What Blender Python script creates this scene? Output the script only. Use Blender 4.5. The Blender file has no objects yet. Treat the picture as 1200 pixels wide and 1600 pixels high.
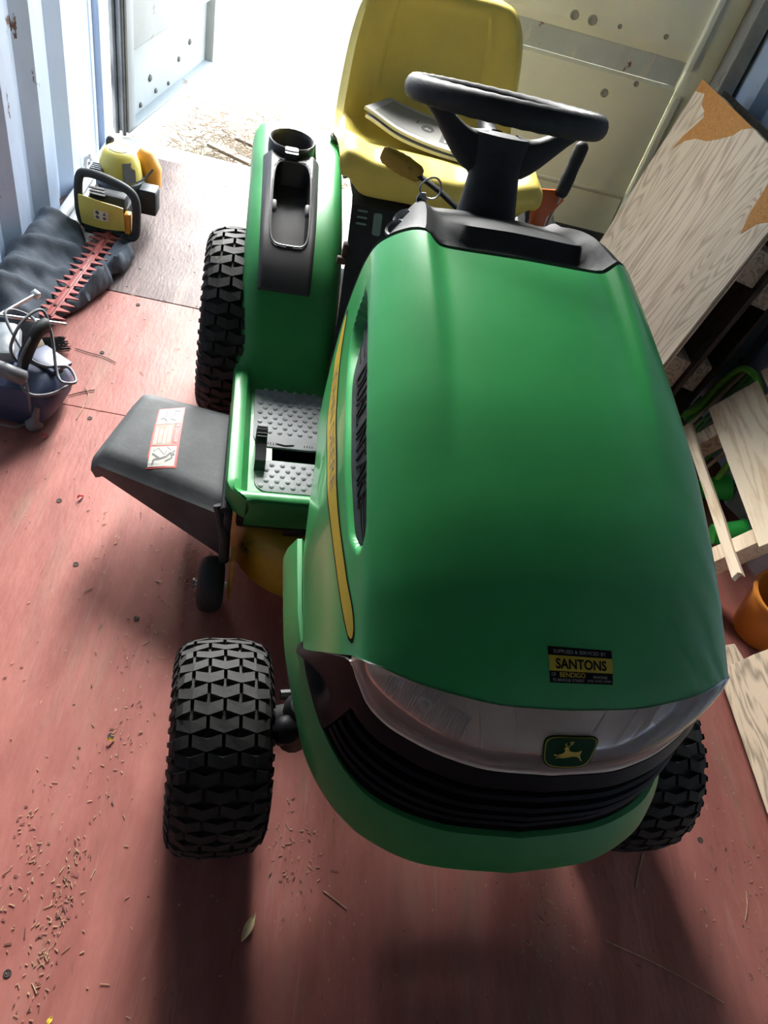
import bpy, bmesh, math, random
from mathutils import Vector, Matrix
from mathutils.bvhtree import BVHTree
from mathutils.geometry import tessellate_polygon
random.seed(7)
R = math.radians
S = bpy.context.scene
COL = S.collection

# ------------------------------------------------------------------ camera
CAM_C = Vector((-0.3733, -0.6273, 1.5251))
YAW, PIT, ROL, FPX = 0.2079, 0.8230, 0.3327, 1167.434
_f = Vector((math.sin(YAW)*math.cos(PIT), math.cos(YAW)*math.cos(PIT), -math.sin(PIT)))
_r0 = Vector((math.cos(YAW), -math.sin(YAW), 0)); _u0 = _r0.cross(_f)
CAM_R = math.cos(ROL)*_r0 + math.sin(ROL)*_u0
CAM_U = -math.sin(ROL)*_r0 + math.cos(ROL)*_u0
CAM_F = _f
cd = bpy.data.cameras.new('camera'); cam = bpy.data.objects.new('camera', cd); COL.objects.link(cam)
cd.sensor_fit = 'VERTICAL'; cd.sensor_height = 24.0; cd.lens = 24.0*FPX/1600.0
cd.clip_start = 0.02; cd.clip_end = 200
M4 = Matrix.Identity(4)
for i in range(3):
    M4[i][0] = CAM_R[i]; M4[i][1] = CAM_U[i]; M4[i][2] = -CAM_F[i]; M4[i][3] = CAM_C[i]
cam.matrix_world = M4
S.camera = cam

# ------------------------------------------------------------------ daylight
w = bpy.data.worlds.new('sky'); S.world = w; w.use_nodes = True
nt = w.node_tree; nt.nodes.clear()
wo = nt.nodes.new('ShaderNodeOutputWorld'); bg = nt.nodes.new('ShaderNodeBackground')
bg.inputs['Color'].default_value = (0.80, 0.90, 1.0, 1); bg.inputs['Strength'].default_value = 2.6
nt.links.new(bg.outputs[0], wo.inputs[0])
sl = bpy.data.lights.new('sun', 'SUN'); sl.energy = 11.0; sl.angle = R(42)      # hazy, low sun facing the doorway
sl.color = (1.0, 0.97, 0.93)
so = bpy.data.objects.new('sun', sl); COL.objects.link(so)
so.rotation_euler = Vector((-0.20, 0.84, 0.49)).to_track_quat('Z', 'Y').to_euler()
so.location = (4, 4, 8)
pl = bpy.data.lights.new('doorway_portal', 'AREA'); pl.shape = 'RECTANGLE'; pl.size = 2.4; pl.size_y = 2.4
po = bpy.data.objects.new('doorway_portal', pl); COL.objects.link(po)
po.location = (-0.143, 2.66, 1.15); po.rotation_euler = (R(-90), 0, 0)
pl.cycles.is_portal = True
vs = S.view_settings
S.display_settings.display_device = 'sRGB'
vs.view_transform = 'Standard'; vs.look = 'None'; vs.gamma = 1.0; vs.use_curve_mapping = False
vs.exposure = 2.1
S.cycles.max_bounces = 10; S.cycles.diffuse_bounces = 6

# ------------------------------------------------------------------ helpers
PSI = 0.1216          # the tractor stands a little askew in the container
ROOT_M = Matrix.Rotation(PSI, 4, 'Z'); ROOT_I = ROOT_M.inverted()

def ray(px, py):
    return ((px-600)*CAM_R - (py-800)*CAM_U + FPX*CAM_F).normalized()

def sm(a, b, x):
    t = max(0.0, min(1.0, (x-a)/(b-a))); return t*t*(3-2*t)

def lerp_tab(tab, x):
    """monotone piecewise cubic through a table of (x, a, b, ...)"""
    n = len(tab)
    if x <= tab[0][0]: return tab[0][1:] if len(tab[0]) > 2 else tab[0][1]
    if x >= tab[-1][0]: return tab[-1][1:] if len(tab[-1]) > 2 else tab[-1][1]
    for i in range(n-1):
        if tab[i][0] <= x <= tab[i+1][0]: break
    x0, x1 = tab[i][0], tab[i+1][0]; h = x1-x0; t = (x-x0)/h
    out = []
    for c in range(1, len(tab[0])):
        y0, y1 = tab[i][c], tab[i+1][c]
        d = (y1-y0)/h
        dm = (y0-tab[i-1][c])/(x0-tab[i-1][0]) if i > 0 else d
        dp = (tab[i+2][c]-y1)/(tab[i+2][0]-x1) if i+2 < n else d
        m0 = 0 if dm*d <= 0 else 2*dm*d/(dm+d)
        m1 = 0 if dp*d <= 0 else 2*dp*d/(dp+d)
        if i == 0: m0 = d
        if i+2 >= n: m1 = d
        t2, t3 = t*t, t*t*t
        out.append((2*t3-3*t2+1)*y0+(t3-2*t2+t)*h*m0+(-2*t3+3*t2)*y1+(t3-t2)*h*m1)
    return tuple(out) if len(out) > 1 else out[0]

def spline(pts, n=8, closed=False):
    P = [Vector(p) for p in pts]; out = []; N = len(P)
    rng = range(N if closed else N-1)
    for i in rng:
        p0 = P[i-1] if (i > 0 or closed) else P[i]
        p1 = P[i]; p2 = P[(i+1) % N]
        p3 = P[(i+2) % N] if (i+2 < N or closed) else p2
        for k in range(n):
            t = k/n
            out.append(0.5*((2*p1)+(p2-p0)*t+(2*p0-5*p1+4*p2-p3)*t*t+(3*p1-p0-3*p2+p3)*t*t*t))
    if not closed: out.append(P[-1].copy())
    return out

class MB:
    def __init__(s): s.v = []; s.f = []; s.m = []
    def add(s, vs_, fs, M=None, mi=0):
        o = len(s.v)
        for p in vs_:
            p = Vector(p); s.v.append(M @ p if M is not None else p)
        for f in fs: s.f.append([i+o for i in f]); s.m.append(mi)
        return s
    def bm(s, b, M=None, mi=0):
        b.verts.index_update()
        s.add([v.co for v in b.verts], [[v.index for v in f.verts] for f in b.faces], M, mi); b.free(); return s
    def box(s, c, d, rot=None, bev=0.0, M=None, mi=0, seg=2):
        b = bmesh.new(); bmesh.ops.create_cube(b, size=1.0)
        for v in b.verts: v.co = Vector((v.co.x*d[0], v.co.y*d[1], v.co.z*d[2]))
        if bev > 0: bmesh.ops.bevel(b, geom=b.edges[:], offset=min(bev, min(d)*0.48), segments=seg, affect='EDGES', profile=0.5)
        T = Matrix.Translation(c)
        if rot is not None:
            T = T @ (rot if isinstance(rot, Matrix) else Matrix.Rotation(rot[2], 4, 'Z') @ Matrix.Rotation(rot[1], 4, 'Y') @ Matrix.Rotation(rot[0], 4, 'X'))
        return s.bm(b, (M @ T) if M is not None else T, mi)
    def tube(s, pts, r, seg=8, closed=False, cap=True, mi=0, flat=1.0, up=None, M=None):
        P = [Vector(p) for p in pts]; n = len(P)
        rr = r if isinstance(r, (list, tuple)) else [r]*n
        vs_ = []; fs = []
        prev = None
        for i in range(n):
            if closed: t = P[(i+1) % n]-P[i-1]
            else: t = P[min(i+1, n-1)]-P[max(i-1, 0)]
            t.normalize()
            if up is not None: a = Vector(up)
            elif prev is None: a = Vector((0, 0, 1)) if abs(t.z) < 0.9 else Vector((1, 0, 0))
            else: a = prev
            a = (a-t*a.dot(t))
            if a.length < 1e-6: a = t.orthogonal()
            a.normalize(); prev = a; b = t.cross(a)
            for k in range(seg):
                th = 2*math.pi*k/seg
                vs_.append(P[i]+(a*math.cos(th)*flat+b*math.sin(th))*rr[i])
        for i in range(n if closed else n-1):
            j = (i+1) % n
            for k in range(seg):
                l = (k+1) % seg
                fs.append([i*seg+k, i*seg+l, j*seg+l, j*seg+k])
        if cap and not closed:
            fs.append(list(range(seg))[::-1]); fs.append([(n-1)*seg+k for k in range(seg)])
        return s.add(vs_, fs, M, mi)
    def lathe(s, prof, seg=24, M=None, mi=0, closed=False, cap=True):
        n = len(prof); vs_ = []; fs = []
        for (r, h) in prof:
            for k in range(seg):
                th = 2*math.pi*k/seg; vs_.append((r*math.cos(th), r*math.sin(th), h))
        for i in range(n if closed else n-1):
            j = (i+1) % n
            for k in range(seg):
                l = (k+1) % seg; fs.append([i*seg+k, i*seg+l, j*seg+l, j*seg+k])
        if cap and not closed:
            fs.append([k for k in range(seg)][::-1]); fs.append([(n-1)*seg+k for k in range(seg)])
        return s.add(vs_, fs, M, mi)
    def grid(s, G, mi=0, flip=False, closeu=False, M=None, mf=None):
        nu, nv = len(G), len(G[0]); vs_ = [p for row in G for p in row]; o = len(s.v)
        s.add(vs_, [], M)
        for i in range(nu if closeu else nu-1):
            for j in range(nv-1):
                k = (i+1) % nu
                q = [o+i*nv+j, o+k*nv+j, o+k*nv+j+1, o+i*nv+j+1]
                s.f.append(q[::-1] if flip else q); s.m.append(mf(i, j) if mf else mi)
        return s
    def shell(s, G, t, mi=0, flip=False):
        """grid with thickness t along its normals, rims closed"""
        nu, nv = len(G), len(G[0]); G = [[Vector(p) for p in r] for r in G]; B = []
        for i in range(nu):
            row = []
            for j in range(nv):
                du = G[min(i+1, nu-1)][j]-G[max(i-1, 0)][j]; dv = G[i][min(j+1, nv-1)]-G[i][max(j-1, 0)]
                nn = du.cross(dv)
                if nn.length > 1e-12: nn.normalize()
                row.append(G[i][j]-nn*(t if not flip else -t))
            B.append(row)
        s.grid(G, mi, flip); s.grid(B, mi, not flip)
        for A in ([(G[i][0], B[i][0]) for i in range(nu)], [(G[i][-1], B[i][-1]) for i in range(nu)][::-1],
                  [(G[0][j], B[0][j]) for j in range(nv)][::-1], [(G[-1][j], B[-1][j]) for j in range(nv)]):
            s.grid([[a, b] for a, b in A], mi, flip)
        return s
    def prism(s, outline, h, M=None, mi=0, bev=0.0):
        b = bmesh.new(); vb = [b.verts.new((x, y, 0)) for x, y in outline]; f = b.faces.new(vb)
        b.normal_update()
        if f.normal.z < 0: f.normal_flip()
        e = bmesh.ops.extrude_face_region(b, geom=[f])
        for v in [g for g in e['geom'] if isinstance(g, bmesh.types.BMVert)]: v.co.z += h
        bmesh.ops.recalc_face_normals(b, faces=b.faces[:])
        if bev > 0:
            b.normal_update()
            bmesh.ops.bevel(b, geom=[ed for ed in b.edges if abs(ed.verts[0].co.z-ed.verts[1].co.z) < 1e-6 and ed.verts[0].co.z > h*0.5], offset=bev, segments=2, affect='EDGES', profile=0.5)
        return s.bm(b, M, mi)
    def poly(s, pts2, mp, mi=0):
        """flat print: tessellated 2D outline mapped by mp(x, y)"""
        tri = tessellate_polygon([[Vector((x, y, 0)) for x, y in pts2]])
        return s.add([mp(x, y) for x, y in pts2], [list(t) for t in tri], None, mi)
    def build(s, name, mats, parent=None, smooth=35, loc=None):
        me = bpy.data.meshes.new(name); me.from_pydata([tuple(v) for v in s.v], [], s.f)
        for m in (mats if isinstance(mats, (list, tuple)) else [mats]): me.materials.append(m)
        if any(s.m): me.polygons.foreach_set('material_index', s.m)
        b = bmesh.new(); b.from_mesh(me); bmesh.ops.remove_doubles(b, verts=b.verts[:], dist=1e-6)
        b.to_mesh(me); b.free()
        if smooth:
            me.polygons.foreach_set('use_smooth', [True]*len(me.polygons)); me.set_sharp_from_angle(angle=R(smooth))
        me.update()
        o = bpy.data.objects.new(name, me); COL.objects.link(o)
        if parent is not None: o.parent = parent
        if loc is not None: o.location = loc
        return o

def tag(o, label=None, cat=None, group=None, kind=None):
    if label: o['label'] = label
    if cat: o['category'] = cat
    if group: o['group'] = group
    if kind: o['kind'] = kind
    return o

def thing(name, label, cat, loc=(0, 0, 0), rz=0.0, group=None):
    o = bpy.data.objects.new(name, None); COL.objects.link(o); o.location = loc; o.rotation_euler = (0, 0, rz)
    o.empty_display_size = 0.1
    return tag(o, label, cat, group)

def copy_tree(o, parent=None):
    c = o.copy(); COL.objects.link(c)
    if parent is not None: c.parent = parent
    for ch in list(o.children): copy_tree(ch, c)
    return c

def rrect(x0, x1, y0, y1, r, n=5):
    out = []
    for cx, cy, a in ((x1-r, y1-r, 0), (x0+r, y1-r, 90), (x0+r, y0+r, 180), (x1-r, y0+r, 270)):
        for k in range(n+1):
            t = R(a+90*k/n); out.append((cx+r*math.cos(t), cy+r*math.sin(t)))
    return out

def text_mesh(body, size=1.0, bold=0.0, sx=1.0, align='CENTER'):
    c = bpy.data.curves.new('text', 'FONT'); c.body = body; c.size = size; c.align_x = align; c.align_y = 'CENTER'
    c.offset = bold; c.resolution_u = 3
    o = bpy.data.objects.new('text', c); COL.objects.link(o)
    bpy.context.view_layer.update()
    dg = bpy.context.evaluated_depsgraph_get(); me = bpy.data.meshes.new_from_object(o.evaluated_get(dg))
    V = [(v.co.x*sx, v.co.y) for v in me.vertices]; F = [list(p.vertices) for p in me.polygons]
    bpy.data.objects.remove(o); bpy.data.curves.remove(c); bpy.data.meshes.remove(me)
    return V, F

def put_text(mb, body, x, y, size, mp, mi=0, bold=0.0, sx=1.0, rot=0.0):
    V, F = text_mesh(body, size, bold, sx); c, s_ = math.cos(rot), math.sin(rot)
    mb.add([mp(x+c*a-s_*b, y+s_*a+c*b) for a, b in V], F, None, mi)

# ------------------------------------------------------------------ materials
def mat(name, col, rough=0.5, metal=0.0, spec=0.5, var=0.0, vscale=8.0, bump=0.0, bscale=60.0, coat=0.0, col2=None, stretch=(1, 1, 1), lo=0.4, hi=0.65):
    m = bpy.data.materials.new(name); m.use_nodes = True; t = m.node_tree; b = t.nodes['Principled BSDF']
    b.inputs['Base Color'].default_value = (*col, 1); b.inputs['Roughness'].default_value = rough
    b.inputs['Metallic'].default_value = metal; b.inputs['Specular IOR Level'].default_value = spec
    b.inputs['Coat Weight'].default_value = coat; b.inputs['Coat Roughness'].default_value = 0.06
    tc = t.nodes.new('ShaderNodeTexCoord'); mp = t.nodes.new('ShaderNodeMapping'); mp.inputs['Scale'].default_value = stretch
    t.links.new(tc.outputs['Object'], mp.inputs['Vector'])
    if var > 0 or col2 is not None:
        n = t.nodes.new('ShaderNodeTexNoise'); n.inputs['Scale'].default_value = vscale; n.inputs['Detail'].default_value = 6; n.inputs['Roughness'].default_value = 0.65
        t.links.new(mp.outputs[0], n.inputs['Vector'])
        r = t.nodes.new('ShaderNodeValToRGB'); r.color_ramp.elements[0].position = lo; r.color_ramp.elements[1].position = hi
        c2 = col2 if col2 is not None else tuple(min(1, c*(1+var)) for c in col)
        c1 = col if col2 is not None else tuple(c*(1-var) for c in col)
        r.color_ramp.elements[0].color = (*c1, 1); r.color_ramp.elements[1].color = (*c2, 1)
        t.links.new(n.outputs['Fac'], r.inputs[0]); t.links.new(r.outputs[0], b.inputs['Base Color'])
    if bump > 0:
        n2 = t.nodes.new('ShaderNodeTexNoise'); n2.inputs['Scale'].default_value = bscale; n2.inputs['Detail'].default_value = 5
        t.links.new(mp.outputs[0], n2.inputs['Vector'])
        bp = t.nodes.new('ShaderNodeBump'); bp.inputs['Strength'].default_value = bump; bp.inputs['Distance'].default_value = 0.004
        t.links.new(n2.outputs['Fac'], bp.inputs['Height']); t.links.new(bp.outputs[0], b.inputs['Normal'])
    return m

def wear(m, col, scale=5.0, thr=0.62, width=0.03, stretch=(1, 1, 1), detail=8.0, rough=0.65):
    """rust or dirt marks with an outline of their own, mixed over a material's colour"""
    t = m.node_tree; b = t.nodes['Principled BSDF']; inp = b.inputs['Base Color']
    tc = t.nodes.new('ShaderNodeTexCoord'); mp = t.nodes.new('ShaderNodeMapping'); mp.inputs['Scale'].default_value = stretch
    n = t.nodes.new('ShaderNodeTexNoise'); n.inputs['Scale'].default_value = scale; n.inputs['Detail'].default_value = detail; n.inputs['Roughness'].default_value = rough
    r = t.nodes.new('ShaderNodeValToRGB'); r.color_ramp.elements[0].position = thr; r.color_ramp.elements[1].position = thr+width
    r.color_ramp.elements[0].color = (0, 0, 0, 1); r.color_ramp.elements[1].color = (1, 1, 1, 1)
    mx = t.nodes.new('ShaderNodeMix'); mx.data_type = 'RGBA'
    t.links.new(tc.outputs['Object'], mp.inputs['Vector']); t.links.new(mp.outputs[0], n.inputs['Vector']); t.links.new(n.outputs['Fac'], r.inputs[0])
    t.links.new(r.outputs[0], mx.inputs[0])
    if inp.links: t.links.new(inp.links[0].from_socket, mx.inputs[6])
    else: mx.inputs[6].default_value = inp.default_value
    mx.inputs[7].default_value = (*col, 1)
    t.links.new(mx.outputs[2], inp)
    return m

def wood(name, c1, c2, grain=(1, 1, 1), scale=3.0, rough=0.75, dist=3.0, bands=14.0, knots=2.2):
    m = bpy.data.materials.new(name); m.use_nodes = True; t = m.node_tree; b = t.nodes['Principled BSDF']
    b.inputs['Roughness'].default_value = rough; b.inputs['Specular IOR Level'].default_value = 0.25
    tc = t.nodes.new('ShaderNodeTexCoord'); mp = t.nodes.new('ShaderNodeMapping'); mp.inputs['Scale'].default_value = grain
    n = t.nodes.new('ShaderNodeTexNoise'); n.inputs['Scale'].default_value = scale; n.inputs['Detail'].default_value = 3; n.inputs['Distortion'].default_value = 0.4
    mu = t.nodes.new('ShaderNodeMath'); mu.operation = 'MULTIPLY'; mu.inputs[1].default_value = bands
    fr = t.nodes.new('ShaderNodeMath'); fr.operation = 'FRACT'
    pp = t.nodes.new('ShaderNodeMath'); pp.operation = 'PINGPONG'; pp.inputs[1].default_value = 0.5
    n2 = t.nodes.new('ShaderNodeTexNoise'); n2.inputs['Scale'].default_value = scale*18; n2.inputs['Detail'].default_value = 4
    ad = t.nodes.new('ShaderNodeMath'); ad.operation = 'MULTIPLY_ADD'; ad.inputs[1].default_value = 1.15
    r = t.nodes.new('ShaderNodeValToRGB'); r.color_ramp.elements[0].position = 0.18; r.color_ramp.elements[1].position = 0.55
    r.color_ramp.elements[0].color = (*c2, 1); r.color_ramp.elements[1].color = (*c1, 1)
    L = t.links.new
    L(tc.outputs['Object'], mp.inputs['Vector']); L(mp.outputs[0], n.inputs['Vector']); L(mp.outputs[0], n2.inputs['Vector'])
    vo = t.nodes.new('ShaderNodeTexVoronoi'); vo.inputs['Scale'].default_value = knots; kr_ = t.nodes.new('ShaderNodeMapRange')
    kr_.inputs['From Min'].default_value = 0.0; kr_.inputs['From Max'].default_value = 0.38; kr_.inputs['To Min'].default_value = 3.2; kr_.inputs['To Max'].default_value = 0.0
    kr_.interpolation_type = 'SMOOTHSTEP'; km = t.nodes.new('ShaderNodeMath'); km.operation = 'MULTIPLY_ADD'; km.inputs[1].default_value = bands
    L(mp.outputs[0], vo.inputs['Vector']); L(vo.outputs['Distance'], kr_.inputs[0]); L(kr_.outputs[0], km.inputs[2])
    L(n.outputs['Fac'], km.inputs[0]); L(km.outputs[0], fr.inputs[0]); L(fr.outputs[0], pp.inputs[0])
    sc_ = t.nodes.new('ShaderNodeMath'); sc_.operation = 'MULTIPLY'; sc_.inputs[1].default_value = 0.42
    L(pp.outputs[0], ad.inputs[0]); L(n2.outputs['Fac'], sc_.inputs[0]); L(sc_.outputs[0], ad.inputs[2])
    sb = t.nodes.new('ShaderNodeMath'); sb.operation = 'SUBTRACT'; sb.inputs[1].default_value = 0.02
    L(ad.outputs[0], sb.inputs[0]); L(sb.outputs[0], r.inputs[0]); L(r.outputs[0], b.inputs['Base Color'])
    bp = t.nodes.new('ShaderNodeBump'); bp.inputs['Strength'].default_value = 0.25; bp.inputs['Distance'].default_value = 0.002
    L(sb.outputs[0], bp.inputs['Height']); L(bp.outputs[0], b.inputs['Normal'])
    return m

def floor_mat(name='red_floor_paint', a=(0.245, 0.085, 0.070), b_=(0.345, 0.130, 0.108)):
    m = mat(name, a, 0.55, spec=0.18, col2=b_, vscale=3.4, stretch=(2.6, 0.7, 1), bump=0.42, bscale=44.0)
    wear(m, (0.215, 0.135, 0.095), 3.2, 0.52, 0.26, (3.4, 0.45, 1), 9, 0.75)
    wear(m, (0.35, 0.19, 0.165), 5.0, 0.58, 0.25, (9, 0.6, 1), 7, 0.7)
    wear(m, (0.13, 0.075, 0.06), 12.0, 0.60, 0.16, (2.5, 0.5, 1), 8, 0.75)
    wear(m, (0.40, 0.26, 0.21), 34.0, 0.70, 0.05, (1, 0.6, 1), 4)
    wear(m, (0.045, 0.03, 0.025), 30.0, 0.735, 0.02, (1.0, 0.7, 1), 3)
    t = m.node_tree; b = t.nodes['Principled BSDF']
    n = t.nodes.new('ShaderNodeTexNoise'); n.inputs['Scale'].default_value = 7; n.inputs['Detail'].default_value = 7
    mr = t.nodes.new('ShaderNodeMapRange'); mr.inputs['To Min'].default_value = 0.45; mr.inputs['To Max'].default_value = 0.7
    tc = t.nodes.new('ShaderNodeTexCoord'); t.links.new(tc.outputs['Object'], n.inputs['Vector'])
    t.links.new(n.outputs['Fac'], mr.inputs[0]); t.links.new(mr.outputs[0], b.inputs['Roughness'])
    return m

def lens_mat():
    m = bpy.data.materials.new('headlamp_clear'); m.use_nodes = True; t = m.node_tree; t.nodes.clear()
    o = t.nodes.new('ShaderNodeOutputMaterial'); mx = t.nodes.new('ShaderNodeMixShader'); tr = t.nodes.new('ShaderNodeBsdfTransparent')
    gl = t.nodes.new('ShaderNodeBsdfGlossy'); gl.inputs['Roughness'].default_value = 0.08
    df = t.nodes.new('ShaderNodeBsdfDiffuse'); df.inputs['Color'].default_value = (0.95, 0.84, 0.72, 1)
    m2 = t.nodes.new('ShaderNodeMixShader'); m2.inputs[0].default_value = 0.22
    fr = t.nodes.new('ShaderNodeFresnel'); fr.inputs['IOR'].default_value = 1.32
    t.links.new(tr.outputs[0], m2.inputs[1]); t.links.new(df.outputs[0], m2.inputs[2])
    t.links.new(fr.outputs[0], mx.inputs[0]); t.links.new(m2.outputs[0], mx.inputs[1]); t.links.new(gl.outputs[0], mx.inputs[2]); t.links.new(mx.outputs[0], o.inputs[0])
    return m

GREEN = mat('tractor_green_paint', (0.053, 0.420, 0.115), 0.30, spec=0.5, var=0.10, vscale=3.0, coat=0.35, bump=0.03, bscale=9)
GREEN_PL = mat('green_moulded_plastic', (0.030, 0.240, 0.064), 0.42, spec=0.35, var=0.10, vscale=4.0, coat=0.05)
YELLOW = mat('seat_yellow_vinyl', (0.84, 0.68, 0.15), 0.42, spec=0.4, var=0.08, vscale=3.0, bump=0.08, bscale=220)
DECK_Y = wear(mat('deck_yellow_paint', (0.45, 0.27, 0.015), 0.45, var=0.2, vscale=6), (0.05, 0.035, 0.02), 9, 0.60, 0.06)
BLACK = mat('black_plastic', (0.033, 0.036, 0.037), 0.60, spec=0.25, var=0.15, vscale=20, bump=0.12, bscale=300)
BLACK_G = mat('black_grille_plastic', (0.009, 0.009, 0.011), 0.45, spec=0.12, var=0.1, vscale=8)
CUPBLACK = mat('charcoal_console_plastic', (0.032, 0.032, 0.034), 0.45, spec=0.5, var=0.1, vscale=15, bump=0.1, bscale=260)
INTAKE = mat('grained_grey_plastic', (0.060, 0.066, 0.072), 0.6, spec=0.35, var=0.2, vscale=30, bump=0.35, bscale=420)
CHASSIS = mat('black_chassis_paint', (0.012, 0.012, 0.012), 0.55, var=0.2, vscale=12)
RUBBER = wear(mat('tyre_rubber', (0.024, 0.024, 0.023), 0.75, spec=0.3, var=0.25, vscale=14, bump=0.15, bscale=120), (0.14, 0.125, 0.10), 16, 0.62, 0.12)
CHUTE_M = wear(mat('chute_rubber', (0.066, 0.071, 0.073), 0.62, spec=0.25, var=0.2, vscale=7, bump=0.1, bscale=90), (0.10, 0.105, 0.10), 10, 0.66, 0.1, (1, 4, 1))
GREYPAD = mat('grey_foot_rubber', (0.29, 0.31, 0.315), 0.6, spec=0.35, var=0.12, vscale=12)
STEEL = mat('bright_steel', (0.55, 0.56, 0.57), 0.3, metal=1.0, var=0.1)
CHROME = mat('lamp_reflector', (0.50, 0.49, 0.46), 0.3, metal=0.2, var=0.1)
HOUSING = mat('lamp_housing', (0.95, 0.80, 0.66), 0.4, spec=0.5, var=0.12, vscale=9)
LENS = lens_mat()
ORANGE = mat('orange_lever_plastic', (0.62, 0.13, 0.02), 0.4, var=0.05)
P_YEL = mat('print_yellow', (0.62, 0.46, 0.03), 0.4, var=0.04)
P_BLK = mat('print_black', (0.010, 0.010, 0.010), 0.65, spec=0.15, var=0.05)
P_WHT = mat('print_white', (0.40, 0.39, 0.35), 0.45, var=0.05)
P_RED = mat('print_red', (0.55, 0.06, 0.05), 0.45, var=0.08)
P_GRN = mat('print_green', (0.006, 0.045, 0.014), 0.6, spec=0.15, var=0.05)
P_GREY = mat('print_grey', (0.09, 0.09, 0.085), 0.5, var=0.05)
P_BRN = mat('print_dirty_grey', (0.25, 0.18, 0.13), 0.5, var=0.1)
CONT = mat('container_paint', (0.44, 0.53, 0.68), 0.5, spec=0.4, var=0.08, vscale=3, stretch=(1, 1, 0.5), bump=0.12, bscale=14)
wear(CONT, (0.40, 0.43, 0.45), 3.0, 0.55, 0.12, (1, 1, 0.4))
wear(CONT, (0.10, 0.045, 0.03), 9.0, 0.645, 0.02, (1.6, 1.6, 0.8))
DOORM = mat('container_door_paint', (0.84, 0.83, 0.69), 0.5, spec=0.4, var=0.06, vscale=2.0, bump=0.1, bscale=12)
wear(DOORM, (0.21, 0.16, 0.11), 8.0, 0.70, 0.015, (1, 1, 1), 5)
BAND = mat('scuffed_grey_paint', (0.52, 0.55, 0.55), 0.5, var=0.1, vscale=3)
wear(BAND, (0.60, 0.58, 0.54), 9.0, 0.60, 0.03, (3, 1, 0.8))
wear(BAND, (0.16, 0.045, 0.02), 7.0, 0.61, 0.02, (1, 1, 0.6))
PALE = mat('grey_end_wall_paint', (0.22, 0.225, 0.22), 0.6, var=0.1, vscale=2)
DARKP = mat('dark_grey_container_paint', (0.06, 0.062, 0.065), 0.6, var=0.15, vscale=2)
POST = mat('weathered_door_post', (0.30, 0.29, 0.26), 0.65, var=0.2, vscale=6, bump=0.2, bscale=20)
wear(POST, (0.15, 0.08, 0.05), 7, 0.6, 0.05, (1, 1, 0.4))
GASKET = mat('grey_rubber_gasket', (0.055, 0.055, 0.052), 0.7, var=0.3, vscale=8)
FLOORM = floor_mat()
FLOORD = floor_mat('worn_floor_paint_dimmed_for_glare', (0.068, 0.042, 0.038), (0.100, 0.067, 0.061))  # duller worn sheets by the door, colour darkened further to offset doorway glare
JOINT = mat('floor_joint_dirt', (0.05, 0.035, 0.03), 0.9, var=0.3, vscale=20)
STRAW = mat('dry_straw', (0.42, 0.30, 0.17), 0.8, var=0.3, vscale=30)
DKTWIG = mat('dark_twig', (0.07, 0.04, 0.025), 0.8, var=0.3, vscale=30)

# ------------------------------------------------------------------ container shell
XL, XR, YD, YB, ZR = -1.308, 1.050, 2.53, -3.35, 2.39
def struct(mb, name, m, parent=None, smooth=0):
    o = mb.build(name, m, parent, smooth); o['kind'] = 'structure'; return o

def corrugated(name, x, sgn, y0, y1, phase, per=0.255, fl=0.088, depth=0.036):
    run = 0.055; of = per-fl-2*run
    prof = []
    y = phase-math.ceil((phase-y0)/per)*per
    while y < y1+per:
        for yy, d in ((y-fl/2, 0), (y+fl/2, 0), (y+fl/2+run, depth), (y+fl/2+run+of, depth)):
            if y0 <= yy <= y1: prof.append((yy, x+sgn*d))
        y += per
    mb = MB()
    mb.shell([[(xx, yy, z) for z in (0.0, 0.5, 1.0, 1.6, ZR)] for yy, xx in prof], 0.003 if sgn < 0 else -0.003)
    return struct(mb, name, CONT)

wl = corrugated('wall_left', XL, -1, YB, 2.30, 2.10)
wr = corrugated('wall_right', XR, 1, YB, 2.36, 2.12)
mb = MB().box(((XL+XR)/2, YB-0.02, ZR/2), (2.5, 0.04, ZR)); struct(mb, 'wall_back', PALE)
mb = MB().box(((XL+XR)/2, (YB+YD)/2, ZR+0.02), (2.5, YD-YB+0.1, 0.04)); struct(mb, 'ceiling', DARKP)
# corner posts and door frame
mb = MB()
mb.box((XL-0.015, 2.315, ZR/2), (0.05, 0.03, ZR), bev=0.004).box((XL-0.035, 2.38, ZR/2), (0.03, 0.11, ZR))
mb.box((XL-0.03, 2.475, ZR/2), (0.07, 0.09, ZR), bev=0.006); struct(mb, 'trim_1', CONT)
mb = MB().box((0.972, 2.47, ZR/2), (0.062, 0.10, ZR), bev=0.005).box((0.985, 2.53, ZR/2), (0.14, 0.03, ZR)); struct(mb, 'trim_2', POST)
struct(MB().box((1.055, 2.41, ZR/2), (0.07, 0.26, ZR), bev=0.004), 'trim_5', CONT)
mb = MB().box(((XL+XR)/2, 2.49, 2.335), (2.33, 0.10, 0.11), bev=0.005); struct(mb, 'trim_3', CONT)
mb = MB().box(((XL+XR)/2, 2.535, -0.03), (2.42, 0.13, 0.05), bev=0.006).box(((XL+XR)/2, 2.6, -0.09), (2.42, 0.03, 0.12), bev=0.004); struct(mb, 'trim_4', POST)
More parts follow.
